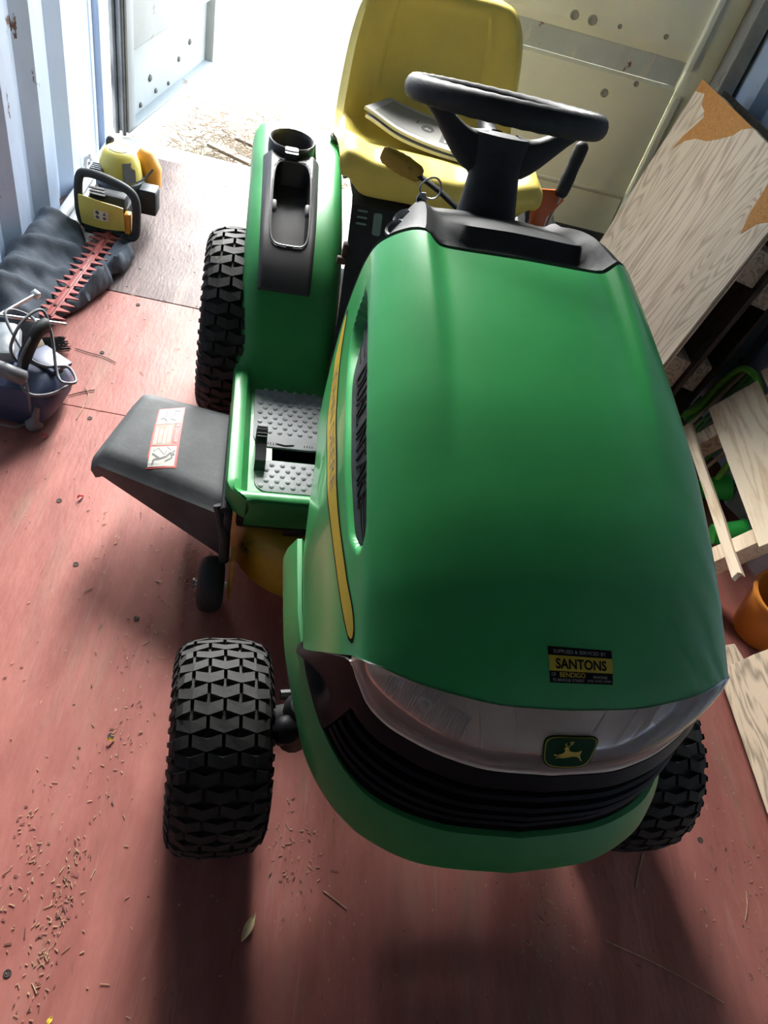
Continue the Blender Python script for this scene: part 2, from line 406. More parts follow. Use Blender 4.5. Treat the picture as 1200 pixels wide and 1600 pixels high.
# floor: painted plywood sheets with open joints
fl = struct(MB().box(((XL+XR)/2, (YB+2.47)/2, -0.04), (2.42, 2.47-YB, 0.04)), 'floor', JOINT)
ys = [2.468, 1.506, 0.942, -0.66, -1.75, -2.85, YB]
for i in range(len(ys)-1):
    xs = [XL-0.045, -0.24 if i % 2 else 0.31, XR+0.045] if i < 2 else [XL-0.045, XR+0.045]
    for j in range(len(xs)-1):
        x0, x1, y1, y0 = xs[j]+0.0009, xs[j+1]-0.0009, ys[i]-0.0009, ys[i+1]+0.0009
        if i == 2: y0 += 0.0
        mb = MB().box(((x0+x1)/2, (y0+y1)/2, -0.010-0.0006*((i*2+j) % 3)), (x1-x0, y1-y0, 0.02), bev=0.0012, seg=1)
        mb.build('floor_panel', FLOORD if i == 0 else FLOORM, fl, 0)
mb = MB()
for x, y in ((-0.92, 0.905), (-0.968, 1.19), (-0.93, 1.46), (-0.905, 0.60), (-0.67, -0.40), (-0.62, 0.02), (0.67, -0.04), (0.72, -0.5), (-0.5, 1.44), (-0.72, 1.53), (-0.64, 0.30), (-0.81, 0.42)):
    mb.lathe([(0.0065, -0.001), (0.0065, 0.0008), (0.005, 0.0010), (0.004, 0.0003), (0.0, 0.0002)], 12, Matrix.Translation((x, y, 0)))
struct(mb, 'floor_screws', JOINT, fl)

# open left door leaf, seen from inside
P0 = Vector((-1.252, 2.598, 0)); ddir = Vector((0.171, 0.985, 0)).normalized(); nin = Vector((ddir.y, -ddir.x, 0))
LM = Matrix.Identity(4)
for i in range(3): LM[i][0] = ddir[i]; LM[i][1] = nin[i]; LM[i][2] = (0, 0, 1)[i]; LM[i][3] = P0[i]
LW, LH, LT = 0.975, 2.26, 0.055
mb = MB().box((LW/2, -LT+0.006, LH/2+0.01), (LW, 0.012, LH), M=LM)
mb.box((0.03, -LT/2, LH/2+0.01), (0.06, LT, LH), bev=0.004, M=LM).box((LW-0.008, -LT/2, LH/2+0.01), (0.016, LT, LH), bev=0.003, M=LM)
mb.box((LW/2, -LT/2, 0.018), (LW, LT, 0.016), bev=0.003, M=LM).box((LW/2, -LT/2, LH), (LW, LT, 0.03), M=LM)
G = []
for x in (0.06, LW-0.05): G.append([LM @ Vector((x, yy, zz)) for yy, zz in ((-LT+0.012, 0.29), (-0.012, 0.305), (-0.004, 0.32), (-0.004, LH-0.06), (-LT+0.012, LH-0.03))])
mb.grid(G, flip=True)
LEAFP = wear(mat('open_door_paint_dimmed_for_glare', (0.20, 0.225, 0.24), 0.55, var=0.1, vscale=3), (0.13, 0.09, 0.06), 9, 0.66, 0.03)  # colour kept darker than the closed leaf to offset the glare outside
door1 = struct(mb, 'door_1', LEAFP, None, 30)
mb = MB()
mb.box((-0.010, -LT/2-0.004, LH/2+0.02), (0.022, LT+0.012, LH), bev=0.006, M=LM)
mb.tube([LM @ Vector((-0.024, -0.012, 0.01)), LM @ Vector((-0.024, -0.012, LH))], 0.009, 8)
mb.tube([LM @ Vector((-0.022, -0.045, 0.01)), LM @ Vector((-0.022, -0.045, LH))], 0.011, 8)
struct(mb, 'door_gasket', GASKET, door1, 40)
for hz in (0.22, 1.1, 1.9):
    mb = MB().box((-0.045, -LT-0.030, hz), (0.05, 0.016, 0.10), bev=0.004, M=LM); struct(mb, 'door_hinge', GASKET, door1)
mb = MB()
for x, z, s in ((0.30, 0.13, 0.016), (0.36, 0.06, 0.012), (0.62, 0.12, 0.013), (0.50, 0.05, 0.010), (0.20, 0.05, 0.012), (0.75, 0.16, 0.014)):
    mb.lathe([(s, 0), (s*0.9, 0.006), (s*0.4, 0.010), (0, 0.010)], 8, LM @ Matrix.Translation((x, -LT+0.011, z)) @ Matrix.Rotation(R(-90), 4, 'X'))
struct(mb, 'door_rivets', GASKET, door1, 40)

# closed right door leaf
x0, x1 = -0.135, 0.825
mb = MB()
prof = [(2.505, LH), (2.505, 0.845), (2.530, 0.805)]
mb.shell([[(x, y, z) for y, z in prof] for x in (x0, x1)], -0.02)
prof = [(2.530, 0.722), (2.513, 0.712), (2.513, 0.285), (2.524, 0.270), (2.524, 0.10)]
mb.shell([[(x, y, z) for y, z in prof] for x in (x0, x1)], -0.02)
mb.box(((x0+x1)/2, 2.517, 0.288), (x1-x0, 0.014, 0.012), bev=0.003)
mb.box((0.888, 2.528, LH/2+0.03), (0.105, 0.03, LH), bev=0.004).box((0.83, 2.548, LH/2+0.03), (0.09, 0.012, LH))
mb.box((x0-0.02, 2.52, LH/2+0.03), (0.05, 0.05, LH), bev=0.004)
door2 = struct(mb, 'door_2', DOORM, None, 25)
mb = MB().shell([[(x, y, z) for y, z in ((2.527, 0.806), (2.529, 0.80), (2.531, 0.722))] for x in (x0, x1)], -0.004)
struct(mb, 'door_panel_band', BAND, door2, 0)
mb = MB().box((0.831, 2.500, 1.50), (0.022, 0.035, 1.42), bev=0.004).box((0.843, 2.508, 0.40), (0.026, 0.03, 0.60), bev=0.004)
struct(mb, 'door_frame_bar', DOORM, door2, 0)
mb = MB().box(((x0+0.94)/2, 2.535, 0.055), (0.94-x0, 0.03, 0.115), bev=0.006).box((0.944, 2.535, LH/2), (0.02, 0.03, LH), bev=0.004)
struct(mb, 'door_gasket', GASKET, door2, 0)
mb = MB()
for px, py, s in ((898, 24, .016), (926, 32, .017), (945, 147, .015), (1041, 58, .009), (995, 133, .010), (969, 42, .008)):
    d = ray(px, py); t = (2.500-CAM_C.y)/d.y; q = CAM_C+d*t
    yy = 2.505 if q.z > 0.845 else 2.513
    mb.lathe([(s, 0.0), (s, 0.004), (s*0.8, 0.005), (s*0.45, 0.002), (0, 0.001)], 16, Matrix.Translation((q.x, yy+0.0005, q.z)) @ Matrix.Rotation(R(90), 4, 'X'))
struct(mb, 'door_bolts', POST, door2, 40)

# yard outside
BARK = mat('brown_bark_straw', (0.115, 0.072, 0.035), 0.9, var=0.5, vscale=25)
GR = wear(mat('bleached_gravel', (0.24, 0.21, 0.165), 0.95, spec=0.1, var=0.2, vscale=9, bump=0.5, bscale=40), (0.25, 0.25, 0.08), 1.3, 0.62, 0.12)
nx, ny = 60, 60
G = [[(-14+28*i/nx, 2.62+26*(j/ny)**1.8, -0.13+0.012*math.sin(i*1.7+j)*math.cos(j*0.9)) for j in range(ny+1)] for i in range(nx+1)]
struct(MB().grid(G), 'ground', GR, None, 60)
mb = MB(); rnd = random.Random(3)
for k in range(2600):
    if k < 1900: x, y = rnd.gauss(-0.62, 0.26), rnd.gauss(3.0, 0.26)
    else: x, y = rnd.uniform(-1.2, 0.6), 2.64+abs(rnd.gauss(0, 0.45))
    if y < 2.63: continue
    a = rnd.uniform(0, 6.28); L = rnd.uniform(0.015, 0.06); z = -0.118+rnd.uniform(0, 0.03)
    mb.box((x, y, z), (L, 0.0025, 0.002), rot=(0, rnd.uniform(-.4, .4), a))
tag(mb.build('straw_litter', BARK, None, 0), 'dry brown straw and bark litter on the ground outside the open doorway', 'litter', kind='stuff')
GRASS = mat('grass_blade', (0.16, 0.24, 0.03), 0.7, var=0.3, vscale=9)
mb = MB()
for cx, cy, n in ((-1.0, 2.78, 40), (-0.80, 2.66, 30), (-0.55, 5.4, 40), (-0.1, 4.3, 30), (-0.35, 4.9, 25), (-0.12, 3.1, 30), (0.15, 2.9, 30)):
    for k in range(n):
        x, y = cx+rnd.gauss(0, .05), max(2.64, cy+rnd.gauss(0, .04)); a = rnd.uniform(0, 6.28); h = rnd.uniform(.02, .06)
        dx, dy = math.cos(a), math.sin(a)
        mb.add([(x-dy*.002, y+dx*.002, -.13), (x+dy*.002, y-dx*.002, -.13), (x+dx*h*.5, y+dy*h*.5, -.13+h)], [[0, 1, 2]])
tag(mb.build('grass_tufts', GRASS, None, 0), 'sparse green grass tufts growing in the bleached ground outside', 'grass', kind='stuff')
BOARD = mat('weathered_stick_wood', (0.16, 0.12, 0.08), 0.8, var=0.3, vscale=14, stretch=(1, 8, 8))
for lab, a, b, wd in (('longer of two weathered wood strips lying outside just beyond the door sill', (-0.98, 2.92), (-0.62, 2.76), .035),
                      ('shorter weathered wood strip lying outside behind the longer strip in the straw', (-0.88, 3.05), (-0.70, 2.98), .022)):
    a = Vector((*a, -0.10)); b = Vector((*b, -0.10)); d = b-a
    mb = MB().box((0, 0, 0), (d.length, wd, 0.016), bev=0.003); mb.box((d.length*.1, wd*.4, 0.003), (d.length*.7, wd*.3, 0.014), bev=0.003)
    o = mb.build('wood_strip', BOARD); o.location = (a+b)/2; o.rotation_euler = (0, 0, math.atan2(d.y, d.x)); tag(o, lab, 'wood strip')

# ================================================================== ride-on mower
TR = thing('ride_on_mower', 'green and yellow ride-on lawn mower parked on the red floor, filling the middle', 'lawn mower', (0, 0, 0), PSI)

# ---- hood surface: half profile nodes (x, drop) at the front and at the rear
PF = [(0, 0), (.08, -.003), (.14, -.010), (.19, -.024), (.225, -.042), (.25, -.066), (.261, -.100), (.274, -.145), (.285, -.2), (.293, -.27), (.297, -.345), (.286, -.395)]
PR = [(0, 0), (.08, -.003), (.14, -.008), (.18, -.018), (.205, -.030), (.222, -.050), (.231, -.085), (.237, -.14), (.241, -.2), (.244, -.27), (.246, -.35), (.247, -.43)]
YF = [-.192, -.189, -.180, -.166, -.150, -.135, -.119, -.102, -.080, -.050, -.012, .029]
YR = [.455, .458, .468, .492, .505, .515, .528, .542, .555, .56, .56, .56]
ZT = [(-.20, .742), (-.18, .762), (-.15, .786), (-.10, .815), (-.05, .842), (.05, .884), (.2, .930), (.35, .958), (.5, .975), (.6, .982)]
NN = len(PF)-1
fx = [(i, PF[i][0], PF[i][1], PR[i][0], PR[i][1], YF[i], YR[i]) for i in range(NN+1)]

def hood_at(s, y):
    """hood point for profile parameter s (0 centre .. NN lower edge, sign = side) and station y"""
    sg = -1 if s < 0 else 1; a = abs(s)
    x0, d0, x1, d1, _, _ = lerp_tab(fx, a)
    b = sm(.10, .66, y); b = 0.5*b+0.5*max(0, min(1, (y-.15)/.45))
    x = x0+(x1-x0)*b; d = d0+(d1-d0)*b
    zt = lerp_tab(ZT, y); k = (zt-.49)/.43
    z = zt+d*k
    r = sm(.02, .5, y)*0.020                       # the two ridges along the top, fading forwards
    if x < .163: z += r*math.exp(-((x-.163)/.016)**2)
    else: z += r*math.exp(-((x-.163)/.045)**2)
    return Vector((sg*x-.006, y, z))

def hood_pt(s, v):
    a = abs(s); *_, yf, yr = lerp_tab(fx, a)
    return hood_at(s, yf+(yr-yf)*v)

# intake slot: a long tapered recess below the left shoulder (camera side) and its mirror image
def slot_mask(s, y):
    a = abs(s)
    if not (-.01 < y < .47): return 0.0
    lo = lerp_tab([(.0, 5.62), (.006, 5.42), (.018, 5.21), (.06, 5.17), (.133, 5.16), (.24, 5.29), (.342, 5.48), (.418, 5.65), (.45, 5.85)], y)
    hi = lerp_tab([(.0, 5.7), (.014, 6.02), (.04, 6.35), (.101, 6.51), (.176, 6.64), (.28, 6.85), (.365, 6.93), (.42, 6.75), (.445, 6.1)], y)
    if hi <= lo: return 0.0
    return sm(lo-.06, lo+.10, a)*(1-sm(hi-.12, hi+.10, a))*sm(-.004, .018, y)*(1-sm(.43, .452, y))

def hood_n(s, y):
    e = 1e-3
    n = (hood_at(s+e, y)-hood_at(s-e, y)).cross(hood_at(s, y+e)-hood_at(s, y-e)); n.normalize()
    return n if n.dot(Vector((s, 0, abs(s)*.05+3))) > 0 else -n

def sample_s():
    out = []; 
    for i in range(-NN*8, NN*8+1):
        a = i/8; out.append(a)
        if 5.2 < abs(a) < 7.4: out += [a+1/24, a+2/24]
    return sorted(out)
SS = sample_s(); NV = 110
G = []; G0 = []
for s in SS:
    row = []; row0 = []
    for j in range(NV+1):
        v = j/NV; v = v*0.75+0.25*v*v
        p = hood_pt(s, v); row0.append(p)
        m_ = slot_mask(s, p.y)
        if m_ > 0: p = p-hood_n(s, p.y)*(0.011+.010*sm(.30, .42, p.y))*m_
        row.append(p)
    G.append(row); G0.append(row0)
mb = MB().shell(G, 0.004)
# check the orientation once and flip if the shell grew outwards
hood = mb.build('hood', GREEN, TR, 40)
_v = [p for r in G0 for p in r]; _w = len(G0[0])
HB = BVHTree.FromPolygons(_v, [[i*_w+j, (i+1)*_w+j, (i+1)*_w+j+1, i*_w+j+1] for i in range(len(G0)-1) for j in range(_w-1)])
CL = ROOT_I @ CAM_C

def hit(px, py):
    """point on the hood, tractor coordinates, seen at a photo pixel (used to place the printed stickers)"""
    d = (ROOT_I.to_3x3() @ ray(px, py)).normalized(); r = HB.ray_cast(CL, d)
    return r[0], (r[1] if r[0] is None or r[1].dot(d) < 0 else -r[1])

def on_hood(p, off):
    q, n, *_ = HB.find_nearest(p)
    if n.dot(Vector((q.x, -.2, .5))) < 0: n = -n
    return q+n*off

def quad_map(c00, c10, c11, c01, off):
    """(u, v) in the unit square -> hood surface, v up"""
    c00, c10, c11, c01 = [hit(*c)[0] for c in (c00, c10, c11, c01)]
    def f(u, v):
        return on_hood(c00*(1-u)*(1-v)+c10*u*(1-v)+c11*u*v+c01*(1-u)*v, off)
    return f

# intake insert with raised lettering
def slot_pt(y, t, off):
    lo = lerp_tab([(.0, 5.62), (.006, 5.42), (.018, 5.21), (.06, 5.17), (.133, 5.16), (.24, 5.29), (.342, 5.48), (.418, 5.65), (.45, 5.85)], y)+.02
    hi = lerp_tab([(.0, 5.7), (.014, 6.02), (.04, 6.35), (.101, 6.51), (.176, 6.64), (.28, 6.85), (.365, 6.93), (.42, 6.75), (.445, 6.1)], y)-.02
    s = lo+(hi-lo)*t
    return s, off
for sg in (-1, 1):
    G = []
    for i in range(61):
        y = .014+(.438-.014)*i/60; row = []
        for j in range(9):
            s, _ = slot_pt(y, j/8, 0); row.append(hood_at(sg*s, y)-hood_n(sg*s, y)*(.0072+.010*sm(.30, .42, y)))
        G.append(row)
    mb = MB().shell(G, 0.003, flip=(sg > 0))
    ins = mb.build('intake_panel', INTAKE, hood, 40)
    if sg < 0:
        def mp(a, b, off):
            y = .295-a; t = .47-b
            s, _ = slot_pt(y, t, 0); return hood_at(-s, y)-hood_n(-s, y)*(.0072-off)
        mb = MB(); V, F = text_mesh('DUAL INTAKE', 1.0, 0.0)
        x0, x1 = min(v[0] for v in V), max(v[0] for v in V); y0, y1 = min(v[1] for v in V), max(v[1] for v in V)
        Q = [((v[0]-x0)/(x1-x0)*.228, ((v[1]-y0)/(y1-y0)-.5)*.55) for v in V]
        top = [mp(a, b, .0014) for a, b in Q]; bot = [mp(a, b, -.0002) for a, b in Q]
        n0 = len(Q); mb.add(top, F)
        ed = {}
        for f in F:
            for a, b in zip(f, f[1:]+f[:1]): ed[(a, b)] = 1
        mb.add(top+bot, [[a, b, b+n0, a+n0] for (a, b) in ed if (b, a) not in ed])
        for k, (t0, ya, yb) in enumerate(((-.12, .255, .325), (.06, .245, .325), (.24, .255, .325), (-.12, .006, -.03), (.10, .006, -.05))):
            mb.tube([mp(ya+(yb-ya)*q/6-.03, t0, .0008) for q in range(7)], .0011, 5)
        mb.build('intake_lettering', P_BLK, ins, 0)

# yellow side stripe with lettering, both sides
def stripe_s(y):   # upper and lower profile parameter along the side
    up = lerp_tab([(-.102, 6.02), (-.095, 5.96), (-.015, 6.53), (.09, 7.08), (.181, 7.3), (.303, 7.72), (.436, 7.92), (.522, 7.60), (.54, 7.5)], y)
    lo = lerp_tab([(-.102, 6.10), (-.095, 6.30), (-.002, 7.11), (.112, 7.69), (.223, 8.13), (.379, 8.70), (.495, 8.70), (.54, 7.85)], y)
    return up, lo
for sg in (-1, 1):
    mb = MB()
    for k, (g, off) in enumerate(((1.0, .0006), (.94, .0010))):
        G = []
        for i in range(81):
            y = -.104+(.538+.104)*i/80
            if k == 1: y = -.098+(.532+.098)*i/80
            a, b = stripe_s(y); c = (a+b)/2; hh = (b-a)/2*g+(0.05 if k == 0 else 0)
            if i in (0, 80): hh *= .5
            G.append([hood_at(sg*(c+hh*q), y)+hood_n(sg*(c+hh*q), y)*off for q in (-1, -.33, .33, 1)])
        mb.grid(G, mi=(1 if k == 0 else 0), flip=(sg < 0))
    V, F = text_mesh('JOHN DEERE', 1.0, 0.0)
    x0, x1 = min(v[0] for v in V), max(v[0] for v in V); y0, y1 = min(v[1] for v in V), max(v[1] for v in V)
    def mpt(u, v):
        y = .44-.30*u if sg < 0 else .14+.30*u
        a, b = stripe_s(y); c = (a+b)/2-(v-.5)*(b-a)*.72
        return hood_at(sg*c, y)+hood_n(sg*c, y)*.0014
    mb.add([mpt((v[0]-x0)/(x1-x0), (v[1]-y0)/(y1-y0)) for v in V], F, None, 2)
    mb.build('side_stripe', [P_YEL, P_BLK, P_BRN], hood, 0)

# dealer sticker on the hood
qm = quad_map((859, 1066), (957, 1070), (955, 1017), (855, 1009), .0006)
qm2 = lambda u, v: on_hood(qm(u, v), .0010)
mb = MB()
mb.grid([[qm(i/10, j/8) for j in range(9)] for i in range(11)], 0)
mb.grid([[qm2(i/10, .33+.43*j/4) for j in range(5)] for i in range(11)], 1)
qm3 = lambda u, v: on_hood(qm(u, v), .0014)
asp = 98/57
def stx(body, u, v, wd, ht, mi):
    V, F = text_mesh(body, 1.0, .028 if mi == 0 else (.012 if mi == 1 else 0.0))
    x0, x1 = min(a[0] for a in V), max(a[0] for a in V); y0, y1 = min(a[1] for a in V), max(a[1] for a in V)
    mb.add([qm3(u+((a[0]-x0)/(x1-x0)-.5)*wd, v+((a[1]-y0)/(y1-y0)-.5)*ht) for a in V], F, None, mi)
stx('SUPPLIED & SERVICED BY', .49, .875, .82, .10, 2)
stx('SANTONS', .5, .54, .80, .29, 0)
stx('OF', .06, .235, .07, .09, 2); stx('BENDIGO', .355, .235, .40, .14, 1); stx('PHONE:', .80, .20, .23, .08, 2)
stx('75 BRIDGE STREET', .29, .085, .50, .075, 2); stx('(03) 5442 5000', .78, .085, .38, .075, 2)
mb.build('dealer_sticker', [P_BLK, P_YEL, P_WHT], hood, 0)

# ---- front: lens, grille, bumper
LTOP = [(0, 0, -.192, .750), (.2, .08, -.189, .751), (.4, .14, -.180, .756), (.56, .19, -.166, .758), (.7, .225, -.150, .757), (.83, .25, -.135, .749), (1, .261, -.119, .731)]
LBOT = [(0, 0, -.237, .67), (.2, .075, -.232, .67), (.4, .14, -.214, .67), (.6, .197, -.183, .669), (.74, .230, -.158, .680), (.87, .2475, -.137, .702), (1, .2615, -.1205, .727)]
GTOP = [(0, 0, -.240, .667), (.13, .075, -.235, .667), (.26, .14, -.217, .667), (.38, .198, -.185, .666), (.47, .231, -.160, .677), (.55, .2485, -.139, .699), (.62, .262, -.121, .724), (.69, .2745, -.102, .703), (.77, .2855, -.080, .668), (.85, .2935, -.050, .619), (.93, .2975, -.012, .560), (1, .2865, .028, .520)]
GBOT = [(0, 0, -.265, .53), (.14, .1, -.255, .53), (.28, .19, -.222, .53), (.42, .24, -.172, .53), (.58, .275, -.085, .53), (.75, .287, -.020, .527), (.88, .288, .006, .523), (1, .2862, .029, .517)]
BOUT = [(0, 0, -.297, .455), (.15, .105, -.287, .455), (.3, .2, -.247, .455), (.42, .25, -.197, .455), (.57, .287, -.120, .455), (.72, .305, -.02, .455), (.86, .314, .08, .455), (1, .313, .22, .455)]
BTOP = [(0, 0, -.268, .528), (.15, .1, -.258, .528), (.3, .19, -.225, .528), (.42, .238, -.177, .528), (.57, .275, -.095, .528), (.72, .293, -.005, .528), (.86, .300, .09, .528), (1, .299, .22, .528)]
def cv(tab, t):
    p = lerp_tab(tab, abs(t)); return Vector(((-1 if t < 0 else 1)*p[0]-(.006 if tab not in (BTOP, BOUT) else .001), p[1], p[2]))
def rng(n): return [(-n+i)/n for i in range(2*n+1)]
# headlamp unit: clear lens over a housing with two reflectors
G = []
for t in rng(30):
    a, b = cv(LTOP, t), cv(LBOT, t); out = Vector((a.x*.6, -1+abs(t)*.5, .35)).normalized()
    row = []
    for j in range(9):
        v = j/8; row.append(a.lerp(b, v)+out*(.010*math.sin(math.pi*v)*(1-abs(t)**4)))
    G.append(row)
lens = MB().shell(G, 0.0025, flip=False).build('headlamp_lens', LENS, TR, 60)
G = []
for t in rng(30):
    a, b = cv(LTOP, t), cv(LBOT, t); k = (1-abs(t)**6)
    inn = Vector((-a.x*.5, 1, -.15)).normalized()
    G.append([a, a.lerp(b, .08)+inn*.020*k, a.lerp(b, .35)+inn*.034*k, a.lerp(b, .65)+inn*.034*k, a.lerp(b, .93)+inn*.018*k, b])
housing = MB().grid(G).build('headlamp_housing', HOUSING, TR, 50)
for sg in (-1, 1):
    # fluted reflector bowl
    c = cv(LTOP, sg*.52).lerp(cv(LBOT, sg*.52), .5); nx_ = Vector((sg*.55, -1, .35)).normalized()
    ux = Vector((0, 0, 1)).cross(nx_).normalized(); uy = nx_.cross(ux)
    mb = MB(); G = []
    for i in range(57):
        u = -1+2*i/56; row = []
        for j in range(9):
            v = -1+2*j/8; rr_ = min(1.0, math.sqrt(u*u+v*v*.8))
            dep = -.006-.020*(1-rr_*rr_)+(.0034 if i % 2 else 0)
            row.append(c+ux*u*.056+uy*v*.033*(1-.18*abs(u))+nx_*dep)
        G.append(row)
    mb.grid(G); mb.build('reflector', CHROME, housing, 20)
    mb = MB(); bmx = Matrix.Identity(4)
    for i in range(3): bmx[i][0] = ux[i]; bmx[i][1] = uy[i]; bmx[i][2] = nx_[i]; bmx[i][3] = (c-nx_*.022)[i]
    mb.lathe([(.010, 0), (.010, .004), (.006, .006), (.006, .016), (.003, .020), (0, .021)], 14, bmx)
    mb.build('bulb', STEEL, housing, 40)
    for tt in (.16, .30, .36):
        a, b = cv(LTOP, sg*tt), cv(LBOT, sg*(tt-.06)); o_ = Vector((0, .012, -.004))
        MB().tube([a.lerp(b, q/5)+o_ for q in range(6)], .0016, 6).build('housing_rib', HOUSING, housing, 40)
G = []
for t in rng(30):
    a = cv(LTOP, t); G.append([a+Vector((0, .001, -.0015)), a+Vector((-a.x*.06, .020, -.004)), a+Vector((-a.x*.15, .055, -.01))])
for_frame = MB().grid(G); G = []
for t in [q for q in rng(60)]:
    a = cv(GTOP, t)
    if abs(t) >= .60: G.append((t, [a+Vector((0, .001, 0)), a+Vector((-a.x*.10, .012, -.004)), a+Vector((-a.x*.22, .05, -.01))]))
for sd in (-1, 1):
    for_frame.grid([g for t, g in G if t*sd > 0])
for_frame.build('lamp_frame', BLACK_G, housing, 40)
# badge on the lens
ec = cv(LTOP, .02).lerp(cv(LBOT, .02), .52)+Vector((0, -.0130, .0050)); en = Vector((0, -.86, .50)).normalized(); eu = Vector((1, 0, 0)); ev = en.cross(eu)
def bmap(off, cvx=.25):
    return lambda x, y: ec+eu*x+ev*y+en*(off-cvx*x*x*6)
shield = []
for k in range(48):
    th = 2*math.pi*k/48; c_, s_ = math.cos(th), math.sin(th)
    e = 4.2; rr_ = (abs(c_)**e+abs(s_)**e)**(-1/e)
    x, y = rr_*c_, rr_*s_
    x *= (1.0+.10*y); shield.append((x, y-.05*(1-x*x)))
def ring(pts, sx, sy): return [(x*sx, y*sy) for x, y in pts]
mb = MB()
out_ = ring(shield, .0345, .0235)
f0 = bmap(0); f1 = bmap(.0016)
mb.add([f0(x, y) for x, y in out_]+[f1(x, y) for x, y in out_], [[i, (i+1) % 48, 48+(i+1) % 48, 48+i] for i in range(48)], None, 0)
mb.poly(out_, f1, 0); mb.poly(ring(shield, .0330, .0220), bmap(.0019), 1); mb.poly(ring(shield, .0318, .0208), bmap(.0022), 0)
deer = [(482, 203), (491, 197), (503, 199), (509, 214), (530, 219), (552, 217), (559, 210), (561, 220), (558, 232), (563, 245), (574, 262), (568, 260), (556, 246), (545, 240), (525, 240), (508, 244), (490, 247), (470, 246), (462, 251), (459, 247), (471, 241), (482, 237), (455, 239), (447, 232), (452, 230), (462, 234), (484, 226), (491, 216), (489, 207)]
dm = bmap(.0026)
tr = lambda x, y: dm((x-513)*.000318, (219-y)*.000318)
mb.poly(deer, tr, 1)
for seg in (((497, 198), (490, 188), (488, 178)), ((499, 198), (508, 186), (512, 171)), ((506, 188), (518, 180)), ((509, 182), (503, 172)), ((510, 178), (520, 172)), ((491, 190), (484, 186))):
    for a, b in zip(seg, seg[1:]):
        dx, dy = b[0]-a[0], b[1]-a[1]; L = math.hypot(dx, dy); ox, oy = -dy/L*1.5, dx/L*1.5
        mb.poly([(a[0]+ox, a[1]+oy), (b[0]+ox, b[1]+oy), (b[0]-ox, b[1]-oy), (a[0]-ox, a[1]-oy)], tr, 1)
mb.build('badge', [P_GRN, P_YEL], lens, 0)
MB().tube([cv(LBOT, t)+Vector((0, -.001, -.001)) for t in rng(30)], .0035, 8).build('lens_rim', HOUSING, lens, 50)

# grille: recessed middle with four louvres, smooth side cheeks with a scoop
G = []
for t in rng(60):
    a, b = cv(GTOP, t), cv(GBOT, t); row = []
    out = Vector((a.x*2.2, -.6, 0)).normalized()
    for j in range(25):
        v = j/24; p = a.lerp(b, v)+out*(.012*math.sin(math.pi*v))
        mid = (1-sm(.50, .515, abs(t)))*sm(.20, .23, v)*(1-sm(.965, .985, v))
        sc = sm(.56, .60, abs(t))*(1-sm(.90, .94, abs(t)))*sm(.42, .50, v)*(1-sm(.88, .94, v))
        row.append(p-out*(.022*mid+.020*sc))
    G.append(row)
grille = MB().shell(G, .003).build('front_grille', BLACK_G, TR, 35)
for k in range(4):
    v0 = .30+.172*k; G = []
    for t in [q*.505 for q in rng(24)]:
        a, b = cv(GTOP, t), cv(GBOT, t); out = Vector((a.x*2.2, -.6, 0)).normalized()
        q = lambda v, d: a.lerp(b, v)+out*(.012*math.sin(math.pi*v)-d)
        G.append([q(v0, .022), q(v0+.01, .004), q(v0+.045, .001), q(v0+.07, .004), q(v0+.085, .022)])
    MB().grid(G).build('louvre', BLACK_G, grille, 30)
# bumper wrapping the nose
G = []
for t in rng(50):
    a, b = cv(BTOP, t), cv(BOUT, t); out = (b-a); out.z = 0; out.normalize()
    G.append([a-out*.010+Vector((0, 0, -.012)), a-out*.002+Vector((0, 0, .001)), a+out*.006, a.lerp(b, .45)+out*.012+Vector((0, 0, .006)), a.lerp(b, .8)+out*.012+Vector((0, 0, .002)), b+Vector((0, 0, .006)), b+Vector((0, 0, -.004))-out*.001, b+Vector((0, 0, -.028))-out*.008, b+Vector((0, 0, -.034))-out*.02])
MB().shell(G, .004, flip=True).build('bumper', GREEN_PL, TR, 40)

# ---- dash console behind the hood
def rim_pt(s): 
    p = hood_pt(s, 1.0); return p
G = []
for s in [q/4 for q in range(-NN*4+6, NN*4-5)]:
    p = rim_pt(s); a = abs(s); n = hood_n(s, p.y)
    c = Vector((p.x*.80, .70+.02*a/NN, p.z-.055-.10*sm(2, 6.5, a)))
    scoop = (1-sm(.105, .150, abs(p.x-.015)))*(1-sm(3, 5, a))
    row = [p-n*.012+Vector((0, -.012, 0)), p-n*.006+Vector((0, .004, 0)), p-n*.0005+Vector((0, .010, 0))]
    cr = .012*(1-sm(4, 9, a))
    for v in (.10, .2, .3, .4, .5, .6, .7, .8, .9, 1.0):
        q = p.lerp(c, v)+Vector((0, 0, 1))*(.016*math.sin(math.pi*min(1, v*1.1))*(1-sm(2.5, 5.5, a)))
        q.z -= scoop*(.030*(1-sm(.25, .42, v)))
        row.append(q)
    row.append(c+Vector((0, .02, -.04))); row.append(c+Vector((0, .03, -.16)))
    G.append(row)
dash = MB().shell(G, .003).build('dash_console', BLACK, TR, 40)
for k, (x, y, z) in enumerate(((-.196, .565, .926), (-.180, .600, .928))):
    mb = MB().lathe([(.011, .0), (.0125, .006), (.016, .008), (.0185, .005), (.019, -.012), (.0105, -.012), (.0105, -.004)], 20, Matrix.Translation((x, y, z)) @ Matrix.Rotation(R(-38), 4, 'Y') @ Matrix.Rotation(R(12), 4, 'X'))
    mb.build('dash_bezel', GREYPAD, dash, 40)
